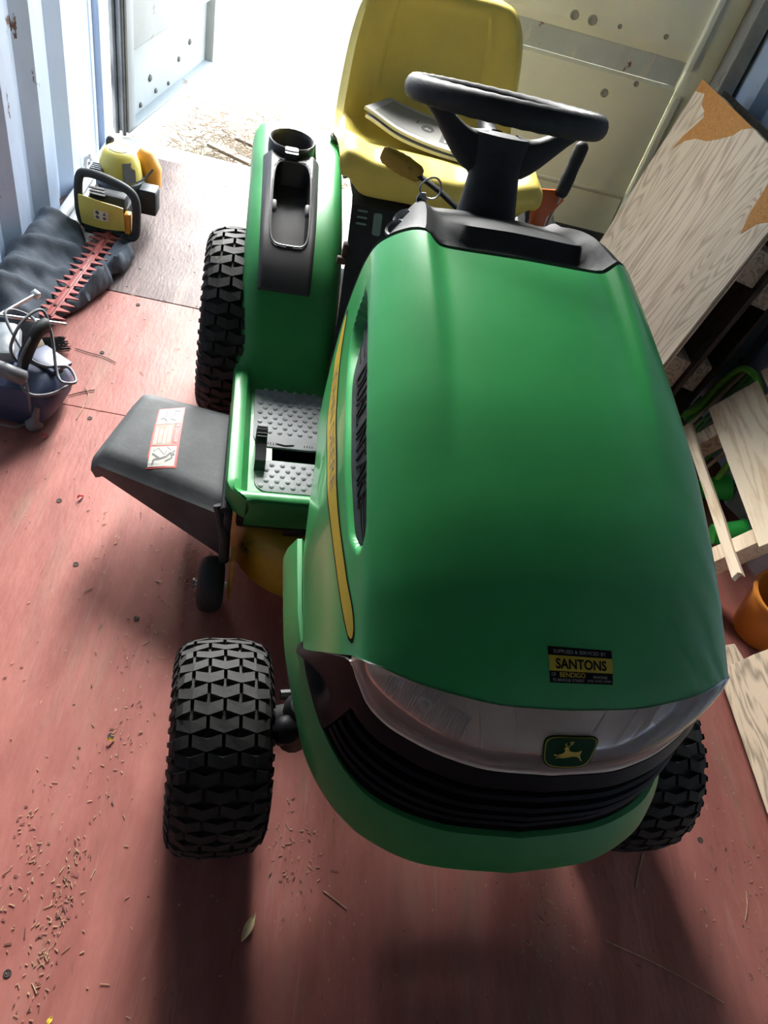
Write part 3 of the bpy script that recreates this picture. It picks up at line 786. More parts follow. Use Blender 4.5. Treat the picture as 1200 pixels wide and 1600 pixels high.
# steering column, wheel, levers
mb = MB()
A, B = Vector((0, .715, .86)), Vector((0, .790, 1.012)); G = []
ax = (B-A).normalized(); u0 = Vector((1, 0, 0)); v0 = ax.cross(u0)
for k in range(9):
    t = k/8; rx = .066-.026*t**.7; ry = .060-.022*t**.7
    if k == 0: rx, ry = .072, .066
    G.append([A.lerp(B, t)+u0*rx*math.cos(2*math.pi*q/28)+v0*ry*math.sin(2*math.pi*q/28) for q in range(28)])
mb = MB()
for k in range(8):
    o = len(mb.v); mb.add(G[k]+G[k+1], [[q, (q+1) % 28, 28+(q+1) % 28, 28+q] for q in range(28)])
mb.build('steering_column', BLACK, TR, 50)
wc = Vector((.0, .824, 1.058)); ta = R(16.0); WX = Vector((1, 0, 0)); WY = Vector((0, math.cos(ta), -math.sin(ta))); WZ = WX.cross(WY)
RW = .168
wheel = MB().tube([wc+WX*RW*math.cos(2*math.pi*k/72)+WY*RW*math.sin(2*math.pi*k/72) for k in range(72)], [.0178+.0008*(1 if k % 2 else 0) for k in range(72)], 14, closed=True, flat=1.15, up=WZ).build('steering_wheel', BLACK, TR, 60)
mb = MB(); hp = [(.0, .027), (.030, .026), (.048, .024), (.052, .012), (.050, -.022), (.044, -.042), (.036, -.052), (0, -.053)]
HM = Matrix.Identity(4); hc = wc-WZ*.066+Vector((0, -.012, 0))
for i in range(3): HM[i][0] = WX[i]*1.12; HM[i][1] = WY[i]; HM[i][2] = WZ[i]; HM[i][3] = hc[i]
mb.lathe(hp[::-1], 30, HM, cap=False).build('wheel_hub', BLACK, wheel, 40)
for ang, wd in ((186, .030), (-8, .030), (90, .022)):
    dr = WX*math.cos(R(ang))+WY*math.sin(R(ang)); tg = WZ.cross(dr); G = []
    for k in range(11):
        t = k/10; rr_ = .030+(RW-.030)*t; up_ = -.076+.072*sm(.10, 1.0, t)
        hh = .030*(1-t)**1.0+.009; th = wd*(1.0-.5*t)
        c = wc+dr*rr_+WZ*up_+Vector((0, -.012*(1-t), 0)); row = []
        for q in range(17):
            ca, sa = math.cos(2*math.pi*q/16), math.sin(2*math.pi*q/16); e = (abs(ca)**3+abs(sa)**3)**(-1/3)
            row.append(c+tg*th*ca*e+WZ*hh*sa*e)
        G.append(row)
    MB().grid(G).build('spoke', BLACK, wheel, 45)
# fin under the left spoke
lv = MB().tube([(-.03, .765, .875), (-.08, .80, .895), (-.130, .825, .910)], [.008, .0075, .007], 8, flat=.6).build('throttle_lever', BLACK, TR)
mb = MB(); G = []
ha, hb = Vector((-.118, .822, .908)), Vector((-.197, .848, .926)); d = (hb-ha).normalized(); sd = Vector((0, 1, 0)).cross(d).normalized(); 
for k in range(13):
    t = k/12; ww = .015+.004*math.sin(math.pi*t); th = .008+.003*math.sin(math.pi*t)
    if k in (0, 12): ww *= .72; th *= .5
    ww += .0012*(k % 2)*(t > .3)
    G.append([ha.lerp(hb, t)+sd*ww*math.cos(2*math.pi*q/12)+Vector((0, 1, 0))*th*math.sin(2*math.pi*q/12) for q in range(13)])
mb.grid(G).build('lever_grip', wear(mat('faded_yellow_grip', (.45, .30, .03), .5, var=.1), (.2, .13, .03), 30, .6, .1), lv, 40)

# ---- seat
def seat_pt(u, v):
    """u -1..1 across, v 0..1 from under the front lip over cushion and back to the top of the back"""
    prof = [(0, 1.135, .700, .215), (.06, 1.092, .722, .232), (.12, 1.082, .765, .240), (.18, 1.105, .795, .244), (.26, 1.16, .798, .245), (.36, 1.26, .770, .245), (.46, 1.36, .750, .240),
            (.54, 1.425, .765, .236), (.62, 1.462, .815, .232), (.74, 1.490, .890, .226), (.85, 1.512, .965, .214), (.93, 1.528, 1.018, .192), (.97, 1.545, 1.042, .165), (1, 1.575, 1.046, .135)]
    y, z, hw = lerp_tab(prof, v)
    e = abs(u)
    x = u*hw
    # raised side bolsters on cushion and wings on the back
    bol = sm(.62, .92, e)-.9*sm(.93, 1.0, e)
    wing = lerp_tab([(0, 0), (.10, .1), (.2, .35), (.36, .8), (.5, 1.3), (.62, 1.2), (.8, .75), (.95, .3), (1, .1)], v)
    cush = lerp_tab([(0, 0), (.15, .6), (.3, 1), (.45, 1), (.56, .3), (.65, 0), (1, 0)], v)
    z += bol*.022*cush; y -= bol*.040*wing*(v > .30)*sm(.30, .45, v)
    z += .040*sm(.70, 1.0, e)**2*(1-sm(.03, .16, v))
    # stitched panel of the back rest
    pan = (1-sm(.56, .60, e))*sm(.62, .66, v)*(1-sm(.90, .94, v)); y += .010*pan
    # front centre notch
    z -= .012*(1-sm(.10, .35, e))*(1-sm(.16, .34, v))*sm(.02, .12, v)
    return Vector((x, y, z))
G = [[seat_pt(-1+2*i/64, j/72) for j in range(73)] for i in range(65)]
mb = MB().shell(G, .045, flip=False)
seat = mb.build('seat', YELLOW, TR, 50)
sub = seat.modifiers.new('soft', 'BEVEL'); sub.width = .018; sub.segments = 4; sub.limit_method = 'ANGLE'; sub.angle_limit = R(50)
mb = MB().box((0, 1.27, .685), (.36, .30, .030), bev=.012); mb.build('seat_base', BLACK, TR)

# ---- rear body: foot rests, fenders, console panel between them
def path_pt(t):  # t 0..1 -> y, z of the tread-way from the front lip back over the wheel
    P = [(0, .478, .245), (.03, .470, .300), (.055, .474, .326), (.08, .488, .330), (.105, .502, .318), (.12, .508, .294), (.14, .525, .288), (.36, .845, .288), (.40, .885, .296), (.45, .922, .335), (.50, .950, .395), (.57, 1.00, .470),
         (.64, 1.065, .530), (.72, 1.16, .577), (.80, 1.30, .613), (.87, 1.45, .636), (.92, 1.58, .634), (.96, 1.675, .590), (1.0, 1.715, .48)]
    return lerp_tab(P, t)
XSEC = [(-.425, 0), (-.427, 1), (-.423, 2), (-.412, 3), (-.400, 4), (-.392, 5), (-.384, 6), (-.37, 7), (-.33, 7), (-.29, 7), (-.265, 7), (-.24, 7), (-.222, 7), (-.208, 8), (-.198, 9), (-.191, 10), (-.187, 11)]
PANH = [-.060, -.014, -.002, .0, -.006, -.028, -.041, -.042]       # relative to the rolled lip at z = .330
FENH = [-.095, -.060, -.032, -.014, -.005, -.002, 0, 0, -.004, -.018, -.050, -.16]
def fender_pt(i, t):
    y, z = path_pt(t); y1, z1 = path_pt(min(1, t+.004)); y0, z0 = path_pt(max(0, t-.004))
    tx, tz = y1-y0, z1-z0; L = math.hypot(tx, tz) or 1; ny, nz = -tz/L, tx/L
    x, k = XSEC[i]
    b = sm(.37, .50, t)
    # pan form
    lip = .330 if z < .332 else z
    zp = max(z, .330+PANH[min(k, 7)]) if k <= 7 and t > .06 else z
    if k <= 1: zp = .330+PANH[k]
    if k >= 8: zp = z
    if t <= .06: zp = min(z, .330+PANH[min(k, 7)]) if k < 2 else z
    pan = Vector((x, y, zp))
    h = FENH[k]; fen = Vector((x, y+ny*h, z+nz*h)) if t > .2 else pan
    p = pan.lerp(fen, b)
    # rounded front corner in plan
    if t < .14:
        r = .075; yy = p.y-.470
        if yy < r: 
            e = r-math.sqrt(max(0, r*r-(r-yy)**2)); p.x = max(p.x, -.427+e+(-.0 if k else .0)) if k < 6 else p.x
    return p
TT = [i/110 for i in range(111)]
BODY = {}
for sg in (-1, 1):
    G = [[Vector((-sg*p.x if sg > 0 else p.x, p.y, p.z)) for p in (fender_pt(i, t) for t in TT)] for i in range(len(XSEC))]
    BODY[sg] = MB().shell(G, .004, flip=(sg < 0)).build('fender', GREEN_PL, TR, 40)
def open_fender(o, sg):
    b = bmesh.new(); b.from_mesh(o.data)
    kill = []
    for f in b.faces:
        c = f.calc_center_median(); x = c.x*-sg if sg > 0 else c.x
        if -.384 < x < -.265 and 1.075 < c.y < 1.50: kill.append(f)
    bmesh.ops.delete(b, geom=kill, context='FACES'); b.to_mesh(o.data); b.free()
open_fender(BODY[-1], -1)
b = bmesh.new(); b.from_mesh(BODY[-1].data)
bmesh.ops.delete(b, geom=[f for f in b.faces if -.335 < f.calc_center_median().x < -.212 and .630 < f.calc_center_median().y < .672 and f.calc_center_median().z > .27], context='FACES')
b.to_mesh(BODY[-1].data); b.free()
# console panel (seat pan) between the fenders
mb = MB(); G = []
for x in (-.196, -.18, -.08, 0, .08, .18, .196):
    G.append([Vector((x, y, z)) for y, z in ((.845, .29), (.90, .33), (.945, .42), (.975, .50), (1.02, .58), (1.055, .635), (1.098, .692), (1.13, .705), (1.30, .690), (1.50, .66), (1.66, .62), (1.71, .48))])
mb.shell(G, .006); cons = mb.build('seat_console', BLACK, TR, 30)
PGRN = mat('console_window_green', (.20, .34, .28), .4, var=.1)
for k in range(3):
    MB().box((-.170, 1.088-.0085*k, .6845-.0115*k), (.024, .003, .0045), rot=(R(-37), 0, 0), bev=.001).build('console_slot', PGRN, cons, 0)
MB().prism(rrect(-.010, .010, -.025, .025, .005), .003, Matrix.Translation((-.132, 1.077, .663)) @ Matrix.Rotation(R(53), 4, 'X')).build('console_window', PGRN, cons, 0)
mb = MB().box((-.200, 1.04, .60), (.012, .02, .05), bev=.003).box((-.206, 1.03, .585), (.02, .012, .018), bev=.002); mb.build('console_latch', DKTWIG, cons)
# charcoal console insert with cup holder and pocket (left), lever console (right)
def fen_surf(x, t, off):
    y, z = path_pt(t); y1, z1 = path_pt(min(1, t+.004)); y0, z0 = path_pt(max(0, t-.004))
    tx, tz = y1-y0, z1-z0; L = math.hypot(tx, tz); return Vector((x, y-tz/L*off, z+tx/L*off))
def t_of_y(y):
    a, b = .3, .95
    for _ in range(40):
        m_ = (a+b)/2
        if path_pt(m_)[0] < y: a = m_
        else: b = m_
    return a
ta_, tb_ = t_of_y(1.010), t_of_y(1.395)
for sg in (-1, 1):
    G = []
    nxs, nts = 56, 96
    for i in range(nxs+1):
        row = []
        for j in range(nts+1):
            v = j/nts; t = ta_+(tb_-ta_)*v; u = i/nxs
            wid = .146-.018*(1-v)
            cx = -.330
            x = cx+(u-.5)*wid
            e = min(u, 1-u)*wid; ed_ = min(1, e/.012); vd = min(v, 1-v)/.02
            off = .012*math.sqrt(max(0, 1-(1-ed_)**2))*min(1, vd)
            off += .016*sm(.45, .9, v)*min(1, e/.02)
            # pocket
            y = path_pt(t)[0]; 
            pu = abs(x-cx-.002)/.047; pv = abs((v-.63)/.29)
            rr_ = (pu**5+pv**5)**.2
            if sg < 0: off -= .062*(1-sm(.93, 1.03, rr_))
            else:
                pu = abs(x-cx)/.030; rr_ = (pu**4+abs((v-.55)/.36)**4)**.25; off -= .02*(1-sm(.92, 1.04, rr_))
            p = fen_surf(x, t, off); row.append(Vector((p.x*(-sg), p.y, p.z)))
        G.append(row)
    o = MB().shell(G, .003, flip=(sg > 0)).build('console_insert', CUPBLACK, BODY[sg], 40)
    if sg < 0:
        # raised rim of the pocket, latch tab and the cup ring
        RIMM = mat('pale_plastic_edge', (.16, .16, .16), .35, var=.2, vscale=30)  # paler grey than the console plastic around it
        pts = []
        for k in range(64):
            th = 2*math.pi*k/64; c_, s_ = math.cos(th), math.sin(th); q = (abs(c_)**5+abs(s_)**5)**-.2
            t = ta_+(tb_-ta_)*(.63+.29*q*s_); pts.append(fen_surf(-.328+.0475*q*c_, t, .0135+.014*sm(.45, .9, .63+.29*q*s_)))
        MB().tube(pts, .0022, 6, closed=True).build('pocket_rim', RIMM, o, 50)
        for tt in (-.041, .041):
            c = fen_surf(-.328+tt, ta_+(tb_-ta_)*.63, .010); MB().box(c, (.012, .03, .018), rot=(R(24), 0, 0), bev=.005).build('pocket_clip', RIMM, o)
        MB().lathe([(.014, -.004), (.014, .003), (.012, .005), (0, .005)], 16, Matrix.Translation(fen_surf(-.325, ta_+(tb_-ta_)*.32, .006)) @ Matrix.Rotation(R(32), 4, 'X') @ Matrix.Scale(.7, 4, (0, 1, 0))).build('pocket_latch', RIMM, o)
        cc = Vector((-.3335, 1.420, .662))
        mb = MB().lathe([(.042, -.095), (.050, .0), (.0535, .010), (.0565, .012), (.0595, .009), (.060, -.01), (.058, -.04), (.052, -.10)], 36, Matrix.Translation(cc) @ Matrix.Rotation(R(4), 4, 'X'), cap=False)
        mb.lathe([(0, -.095), (.044, -.095), (.044, -.099), (0, -.099)], 36, Matrix.Translation(cc), cap=False)
        cup = mb.build('cup_holder', CUPBLACK, BODY[sg], 40)
        MB().prism(rrect(-.017, .017, -.020, .020, .005), .052, Matrix.Translation(cc+Vector((0, -.050, -.046)))).build('cup_notch', BLACK, cup)
        MB().tube([cc+Vector((.0575*math.cos(a), .0575*math.sin(a), .0125)) for a in [R(-72+ k*324/48) for k in range(49)]], .0016, 6).build('cup_rim', RIMM, cup, 50)
        MB().box(cc+Vector((0, -.066, -.020)), (.034, .012, .012), bev=.003).build('cup_lip', RIMM, cup)
        mb = MB().lathe([(.018, -.01), (.022, .004), (.019, .007), (.014, .004), (.012, -.006), (0, -.006)], 20, Matrix.Translation((-.205, 1.545, .648))); mb.build('fender_grommet', CUPBLACK, BODY[sg])
        mb = MB().prism(rrect(-.014, .014, -.030, .030, .008), .006, Matrix.Translation((-.182, 1.40, .630)) @ Matrix.Rotation(R(-28), 4, 'Y') @ Matrix.Rotation(R(10), 4, 'X'), bev=.002); mb.build('fender_tab', RIMM, BODY[sg])
    else:
        for k, (x, y) in enumerate(((.30, 1.20), (.33, 1.13))):
            c = fen_surf(-x, t_of_y(y), .012); MB().box((x+.025, c.y, c.z+.01), (.012, .03, .006), rot=(R(30), 0, 0), bev=.002).build('lever_notch_mark', P_WHT, o)
        # orange lever, orange knob, black grip lever
        a = Vector((.275, 1.16, .62)); b = Vector((.262, 1.06, .745))
        l1 = MB().prism([(-.016, 0), (.010, 0), (.014, .06), (.044, .098), (.036, .118), (-.020, .112), (-.026, .095), (-.018, .05)], .016, Matrix.Translation((.262, 1.10, .668)) @ Matrix.Scale(1.15, 4) @ Matrix.Rotation(R(68), 4, 'X') @ Matrix.Rotation(R(6), 4, 'Y'), bev=.003).build('height_lever', ORANGE, o)
        mb = MB().tube([(.262, 1.02, .69), (.262, 1.05, .705), (.262, 1.09, .715)], [.016, .022, .014], 12); mb.build('orange_knob', ORANGE, o)
        mb = MB().tube([(.235, 1.02, .70), (.235, 1.06, .715)], [.018, .014], 12); mb.build('black_knob', BLACK, o)
        l2 = MB().tube([(.300, 1.15, .66), (.297, 1.13, .765), (.300, 1.128, .80)], .005, 8).build('deck_lever', STEEL, o)
        ga, gb = Vector((.298, 1.13, .785)), Vector((.318, 1.165, .905))
        prof = [(0, .010), (.08, .0155), (.3, .0165), (.55, .0150), (.75, .0165), (.92, .016), (1.0, .009)]
        pts = [ga.lerp(gb, k/36) for k in range(37)]
        MB().tube(pts, [lerp_tab(prof, k/36)+(.0009 if k % 2 else 0)*(k < 26) for k in range(37)], 14).build('lever_grip', BLACK, l2, 60)

# grey studded foot pads
def pad(sg, x0, x1, y0, y1, r, skip=None):
    mb = MB().prism([(sg*-x, y) for x, y in rrect(x0, x1, y0, y1, r)], .006, Matrix.Translation((0, 0, .289)), bev=.0015)
    k = 0; y = y0+.016
    while y < y1-.010:
        x = x0+.014+(.012 if k % 2 else 0)
        while x < x1-.010:
            if not (skip and skip(x, y)):
                mb.lathe([(.0062, 0), (.0055, .0022), (.0032, .0036), (0, .004)], 8, Matrix.Translation((-sg*x, y, .2945)), cap=False)
            x += .024
        y += .0165; k += 1
    return mb
for sg in (-1, 1):
    pr = pad(sg, -.375, -.205, .672, .905, .035, lambda x, y: y < .705).build('foot_pad', GREYPAD, BODY[sg], 30)
    pad(sg, -.368, -.205, .532, .628, .03).build('foot_pad', GREYPAD, BODY[sg], 30)
    mb = MB().box((sg*.270, .650, .225), (.150, .060, .012), bev=.002).box((sg*.270, .682, .255), (.150, .006, .06)).box((sg*.270, .620, .255), (.150, .006, .06)).box((sg*.342, .650, .255), (.006, .06, .06)).box((sg*.20, .650, .255), (.006, .06, .06)); mb.build('pedal_slot', P_BLK, BODY[sg])
    if sg < 0:
        mb = MB().tube([(-.300+.010*k, .683-.004*(1-abs(k)/2), .2962) for k in (-2, -1, 0, 1, 2)], .0015, 5)
        for k in range(4):
            mb.box((-.340+.006*k, .683, .2958), (.002, .006, .001)); mb.box((-.255+.006*k, .683, .2958), (.002, .006, .001))
        tag(mb.build('pad_mark', P_BLK, pr, 0), kind='stuff')
        mb = MB(); G = []
        for x in (-.370, -.346): G.append([Vector((x, y, z)) for y, z in ((.597, .292), (.603, .318), (.640, .333), (.668, .352), (.676, .350), (.680, .33), (.683, .292))])
        mb.shell(G, -.004); 
        for k in range(4): mb.box((-.358, .655+.007*k-.004, .345+.0035*k), (.022, .003, .004))
        mb.build('pedal', BLACK, BODY[sg], 30)
MB().box((-.30, .52, .235), (.20, .05, .055), bev=.008).box((-.27, .50, .215), (.05, .035, .03), bev=.006).build('step_bracket', CHASSIS, TR)
MB().box((.30, .52, .235), (.20, .05, .055), bev=.008).build('step_bracket', CHASSIS, TR)

# ---- chassis, engine block, axle
mb = MB().box((-.14, .60, .36), (.05, 1.40, .09), bev=.006).box((.14, .60, .36), (.05, 1.40, .09), bev=.006).box((0, .0, .40), (.30, .06, .10), bev=.006).box((0, -.17, .46), (.36, .03, .12), bev=.006)
mb.build('chassis_frame', CHASSIS, TR)
mb = MB().box((0, .25, .56), (.34, .36, .26), bev=.03).lathe([(.13, 0), (.14, .02), (.14, .05), (.10, .08), (0, .085)], 24, Matrix.Translation((0, .25, .69))).box((.05, -.02, .56), (.20, .10, .18), bev=.02)
mb.build('engine', CHASSIS, TR)
mb = MB().box((0, .02, .27), (.52, .06, .07), bev=.012).tube([(-.25, .02, .27), (-.33, .02, .235), (-.38, .01, .19)], [.030, .028, .02], 12).tube([(.25, .02, .27), (.33, .02, .235), (.38, .01, .19)], [.030, .028, .02], 12)
mb.tube([(-.275, .00, .22), (-.275, .00, .335)], .028, 14).lathe([(.03, 0), (.03, .012), (.02, .026), (0, .031)], 16, Matrix.Translation((-.275, 0, .33))).tube([(.275, .0, .22), (.275, .0, .335)], .028, 14)
mb.tube([(-.30, .07, .25), (0, .10, .24), (.30, .07, .25)], .010, 8)
mb.build('front_axle', CHASSIS, TR)
MB().box((0, 1.17, .25), (.5, .07, .07), bev=.01).build('rear_axle', CHASSIS, TR)
MB().lathe([(.016, 0), (.024, .01), (.026, .022), (.018, .034), (0, .038)], 18, Matrix.Translation((-.300, -.035, .315))).tube([(-.30, -.035, .316), (-.30, -.02, .26)], .012, 10).build('ball_joint', BLACK_G, TR, 60)

# ---- wheels
def make_wheel(name, R0, W, lug_h, rows, across, steer, loc, rimr):
    core = R0-lug_h
    hub = MB()
    Y90 = Matrix.Rotation(R(90), 4, 'Y')
    hub.lathe([(.0, -W*.30), (.03, -W*.30), (.035, -W*.36), (rimr*.55, -W*.22), (rimr*.9, -W*.26), (rimr, -W*.46), (rimr*1.06, -W*.47), (rimr*1.02, -W*.40), (rimr*.93, -W*.2),
               (rimr*.93, W*.2), (rimr*1.02, W*.40), (rimr*1.06, W*.47), (rimr, W*.46), (rimr*.9, W*.26), (rimr*.55, W*.22), (.035, W*.36), (.03, W*.30), (0, W*.30)], 32, Y90)
    o = hub.build(name, DECK_Y, TR, 35, loc); o.rotation_euler = (0, 0, steer)
    ty = MB().lathe([(rimr*1.0, -W*.44), (rimr*1.12, -W*.50), (rimr+.55*(core-rimr), -W*.545), (core-.035, -W*.535), (core-.014, -W*.49), (core-.004, -W*.40), (core, -W*.2), (core, W*.2), (core-.004, W*.40), (core-.014, W*.49), (core-.035, W*.535), (rimr+.55*(core-rimr), W*.545), (rimr*1.12, W*.50), (rimr*1.0, W*.44)], 64, Y90, cap=False)
    tyre = ty.build('tyre', RUBBER, o, 50)
    tr_ = MB()
    def P(x, ang, h):
        xx = abs(x)/(W*.5); rr_ = core+h-.004*max(0, xx-.4)*4-.016*max(0, xx-.86)*5
        return (x, rr_*math.cos(ang), rr_*math.sin(ang))
    pitch = 2*math.pi/rows; cell = W*1.0/across
    for r_ in range(rows):
        a0 = r_*pitch
        for c_ in range(-1, across+1):
            xc = -W*.5+cell*(c_+.5+(.5 if r_ % 2 else 0.0))
            xl, xr = max(-W*.5, xc-cell*.465), min(W*.5, xc+cell*.465)
            if xr-xl < cell*.22: continue
            xm = max(xl, min(xr, xc)); amp = pitch*.30
            zig = lambda x: amp*(1-abs(x-xc)/(cell*.5))
            hw = pitch*.36
            xs = [xl, xm, xr] if xl < xm-1e-4 < xr-2e-4 else [xl, (xl+xr)/2, xr]
            base = []; top = []
            for x in xs:
                base.append((P(x, a0+zig(x)-hw*1.08, -.001), P(x, a0+zig(x)+hw*1.08, -.001)))
                xi = xc+(x-xc)*.95
                top.append((P(xi, a0+zig(x)-hw*.94, lug_h), P(xi, a0+zig(x)+hw*.94, lug_h)))
            V = [p for q in base for p in q]+[p for q in top for p in q]
            F = []
            for k in range(2):
                b, t = 2*k, 6+2*k
                F += [[t, t+2, t+3, t+1], [b, b+2, t+2, t], [b+1, t+1, t+3, b+3]]
            F += [[0, 6, 7, 1], [4, 5, 11, 10]]
            tr_.add(V, F)
    # shoulder ribs down the side wall
    for sd in (-1, 1):
        for r_ in range(rows):
            a0 = r_*pitch+pitch*.25
            pts = []
            for xx, rr_ in ((W*.49, core-.010), (W*.525, core-.022), (W*.545, core-.040)):
                for da in (-pitch*.22, pitch*.22):
                    pts.append((sd*xx, rr_*math.cos(a0+da), rr_*math.sin(a0+da))); pts.append((sd*(xx+.003), (rr_+.003)*math.cos(a0+da*.8), (rr_+.003)*math.sin(a0+da*.8)))
            tr_.add(pts, [[1, 3, 7, 5], [5, 7, 11, 9], [0, 1, 5, 4], [4, 5, 9, 8], [3, 2, 6, 7], [7, 6, 10, 11]])
    b = tr_.build('tread', RUBBER, tyre, 0)
    return o
fw = make_wheel('front_wheel', .190, .155, .011, 42, 3, .033, (-.4044, 0, .190), .085)
fw2 = copy_tree(fw, TR); fw2.location = (.4044, 0, .190)
for ch in fw.children: pass
rw = make_wheel('rear_wheel', .255, .230, .013, 48, 4, 0, (-.398, 1.1736, .255), .115)
rw2 = copy_tree(rw, TR); rw2.location = (.398, 1.1736, .255)

# ---- mower deck, discharge chute, gauge wheel
G = []
def deck_plan(a):   # plan outline of a two-blade shell
    c, s_ = math.cos(a), math.sin(a); n = 3.2; q = (abs(c)**n+abs(s_)**n)**(-1/n)
    return q*c*.41, .655+q*s_*.285
for k in range(73):
    a = 2*math.pi*k/72; x, y = deck_plan(a); row = []
    for f, z in ((1.0, .085), (1.005, .09), (.99, .115), (.965, .165), (.93, .19), (.85, .205), (.4, .212), (.0, .215)):
        row.append(Vector((x*f, .655+(y-.655)*f, z)))
    G.append(row)
MB().grid(G).build('mower_deck', DECK_Y, TR, 40)
MB().box((-.27, .60, .2185), (.05, .03, .004), rot=(0, 0, .2)).build('deck_label', P_GREY, TR, 0)
G = []
A_, B_, C_, D_ = Vector((-.655, .895, .235)), Vector((-.742, .655, .225)), Vector((-.428, .495, .262)), Vector((-.428, .800, .275))
nu, nv = 24, 24
for i in range(nu+1):
    row = []
    for j in range(nv+1):
        u, v = i/nu, j/nv        # u: outer -> inner, v: rear -> front
        p = A_.lerp(D_, u).lerp(B_.lerp(C_, u), v)
        # round the two outer corners and roll the rims down
        ro = 1-sm(0, .13, u); rf = sm(.80, 1.0, v); rb = 1-sm(0, .12, v)
        p.z -= .035*ro**2+.018*rf**2+.014*rb**2
        cdist = math.hypot(max(0, .16-u)/.16, max(0, v-.86)/.14) 
        if cdist > 1: p += (Vector((-.60, .70, .2))-p)*(cdist-1)*.16
        cd2 = math.hypot(max(0, .14-u)/.14, max(0, .14-v)/.14)
        if cd2 > 1: p += (Vector((-.60, .75, .2))-p)*(cd2-1)*.16
        p.z += .010*math.sin(math.pi*u)*math.sin(math.pi*v)
        row.append(p)
    p = row[-1].copy(); h = .03+.125*(i/nu); io = Vector((.012, .010, 0))
    for q in (.2, .5, .8, 1.0): row.append(p+Vector((0, 0, -h*q))+io*q*.6*Vector((0, 1, 0)).y)
    G.append(row)
chute = MB().shell(G, .006, flip=True).build('discharge_chute', CHUTE_M, TR, 50)
mb = MB().tube([(-.425, .49, .268), (-.422, .82, .280)], .011, 10).box((-.418, .50, .19), (.018, .05, .16), bev=.006).box((-.41, .70, .262), (.05, .12, .02), bev=.005)
mb.tube([(-.44, .51, .262), (-.42, .47, .20), (-.418, .46, .13)], .012, 10); mb.build('chute_hinge', BLACK, TR)
CB = BVHTree.FromPolygons([p for r in G for p in r[:nv+1]], [[i*(nv+1)+j, (i+1)*(nv+1)+j, (i+1)*(nv+1)+j+1, i*(nv+1)+j+1] for i in range(nu) for j in range(nv)])
def chit(px, py):
    d = (ROOT_I.to_3x3() @ ray(px, py)).normalized(); return CB.ray_cast(CL, d)[0]
lc = [chit(*q) for q in ((228, 733), (275, 731), (290, 637), (249, 640))]
def lmap(off):
    def f(u, v):
        p = lc[0]*(1-u)*(1-v)+lc[1]*u*(1-v)+lc[2]*u*v+lc[3]*(1-u)*v
        q, n, *_ = CB.find_nearest(p)
        if n.z < 0: n = -n
        return q+n*off
    return f
mb = MB(); f0, f1, f2 = lmap(.0008), lmap(.0012), lmap(.0016)
def rect(f, u0, u1, v0, v1, mi, n=6): mb.grid([[f(u0+(u1-u0)*i/n, v0+(v1-v0)*j/n) for j in range(n+1)] for i in range(n+1)], mi)
rect(f0, 0, 1, 0, 1, 1); rect(f1, .05, .93, .02, .32, 0); rect(f1, .05, .93, .70, .985, 0); rect(f1, .05, .72, .335, .69, 2)
V, F = text_mesh('DANGER', 1.0, 0.01); x0, x1 = min(a[0] for a in V), max(a[0] for a in V); y0, y1 = min(a[1] for a in V), max(a[1] for a in V)
mb.add([f2(.79+(a[1]-y0)/(y1-y0)*.13, .615-(a[0]-x0)/(x1-x0)*.24) for a in V], F, None, 0)
mb.poly([(.79, .64), (.92, .64), (.92, .655), (.855, .69), (.79, .655)][:3]+[(.855, .685)], lambda x, y: f2(x, y), 0)
for k in range(4):
    for c_ in range(2):
        u = .10+.155*k+.06*c_; rect(f2, u, u+.035, .36+.02*(k % 2), .66-.03*((k+c_) % 3), 0, 3)
def stroke(pts, wd, mi=3):
    for a, b in zip(pts, pts[1:]):
        dx, dy = b[0]-a[0], (b[1]-a[1])*2.1; L = math.hypot(dx, dy); ox, oy = -dy/L*wd, dx/L*wd/2.1
        mb.poly([(a[0]+ox, a[1]+oy), (b[0]+ox, b[1]+oy), (b[0]-ox, b[1]-oy), (a[0]-ox, a[1]-oy)], f2, mi)
stroke([(.14, .21), (.42, .13), (.62, .16), (.76, .22)], .030); stroke([(.42, .13), (.22, .12), (.20, .05)], .030); stroke([(.76, .22), (.82, .14), (.60, .09)], .022)
stroke([(.80, .22), (.90, .25)], .02); mb.poly([(.85+.045*math.cos(k*.7), .19+.022*math.sin(k*.7)) for k in range(9)], f2, 3)
stroke([(.30, .30), (.55, .19), (.62, .26)], .008); stroke([(.15, .29), (.18, .24), (.30, .29)], .008); stroke([(.60, .31), (.76, .25)], .008)
stroke([(.34, .95), (.34, .82)], .018); stroke([(.34, .92), (.50, .93), (.48, .82)], .012); stroke([(.18, .79), (.28, .81), (.42, .745)], .030); stroke([(.66, .95), (.66, .82)], .018); stroke([(.66, .93), (.84, .93)], .03); stroke([(.52, .79), (.60, .78), (.74, .745)], .024); stroke([(.82, .92), (.80, .82)], .012)
mb.build('warning_label', [P_WHT, P_RED, P_BRN, P_GREY], chute, 0)
Y90 = Matrix.Rotation(R(90), 4, 'Y')
gw = MB().lathe([(.012, -.030), (.040, -.030), (.050, -.028), (.060, -.022), (.0645, -.012), (.066, 0), (.0645, .012), (.060, .022), (.050, .028), (.040, .030), (.012, .030)], 36, Y90).build('gauge_wheel', BLACK, TR, 50, (-.442, .435, .068))
MB().tube([(-.478, .435, .068), (-.405, .435, .068)], .008, 10).lathe([(.012, 0), (.012, .004), (0, .005)], 6, Matrix.Translation((-.478, .435, .068)) @ Matrix.Rotation(R(-90), 4, 'Y')).build('gauge_axle', STEEL, TR)
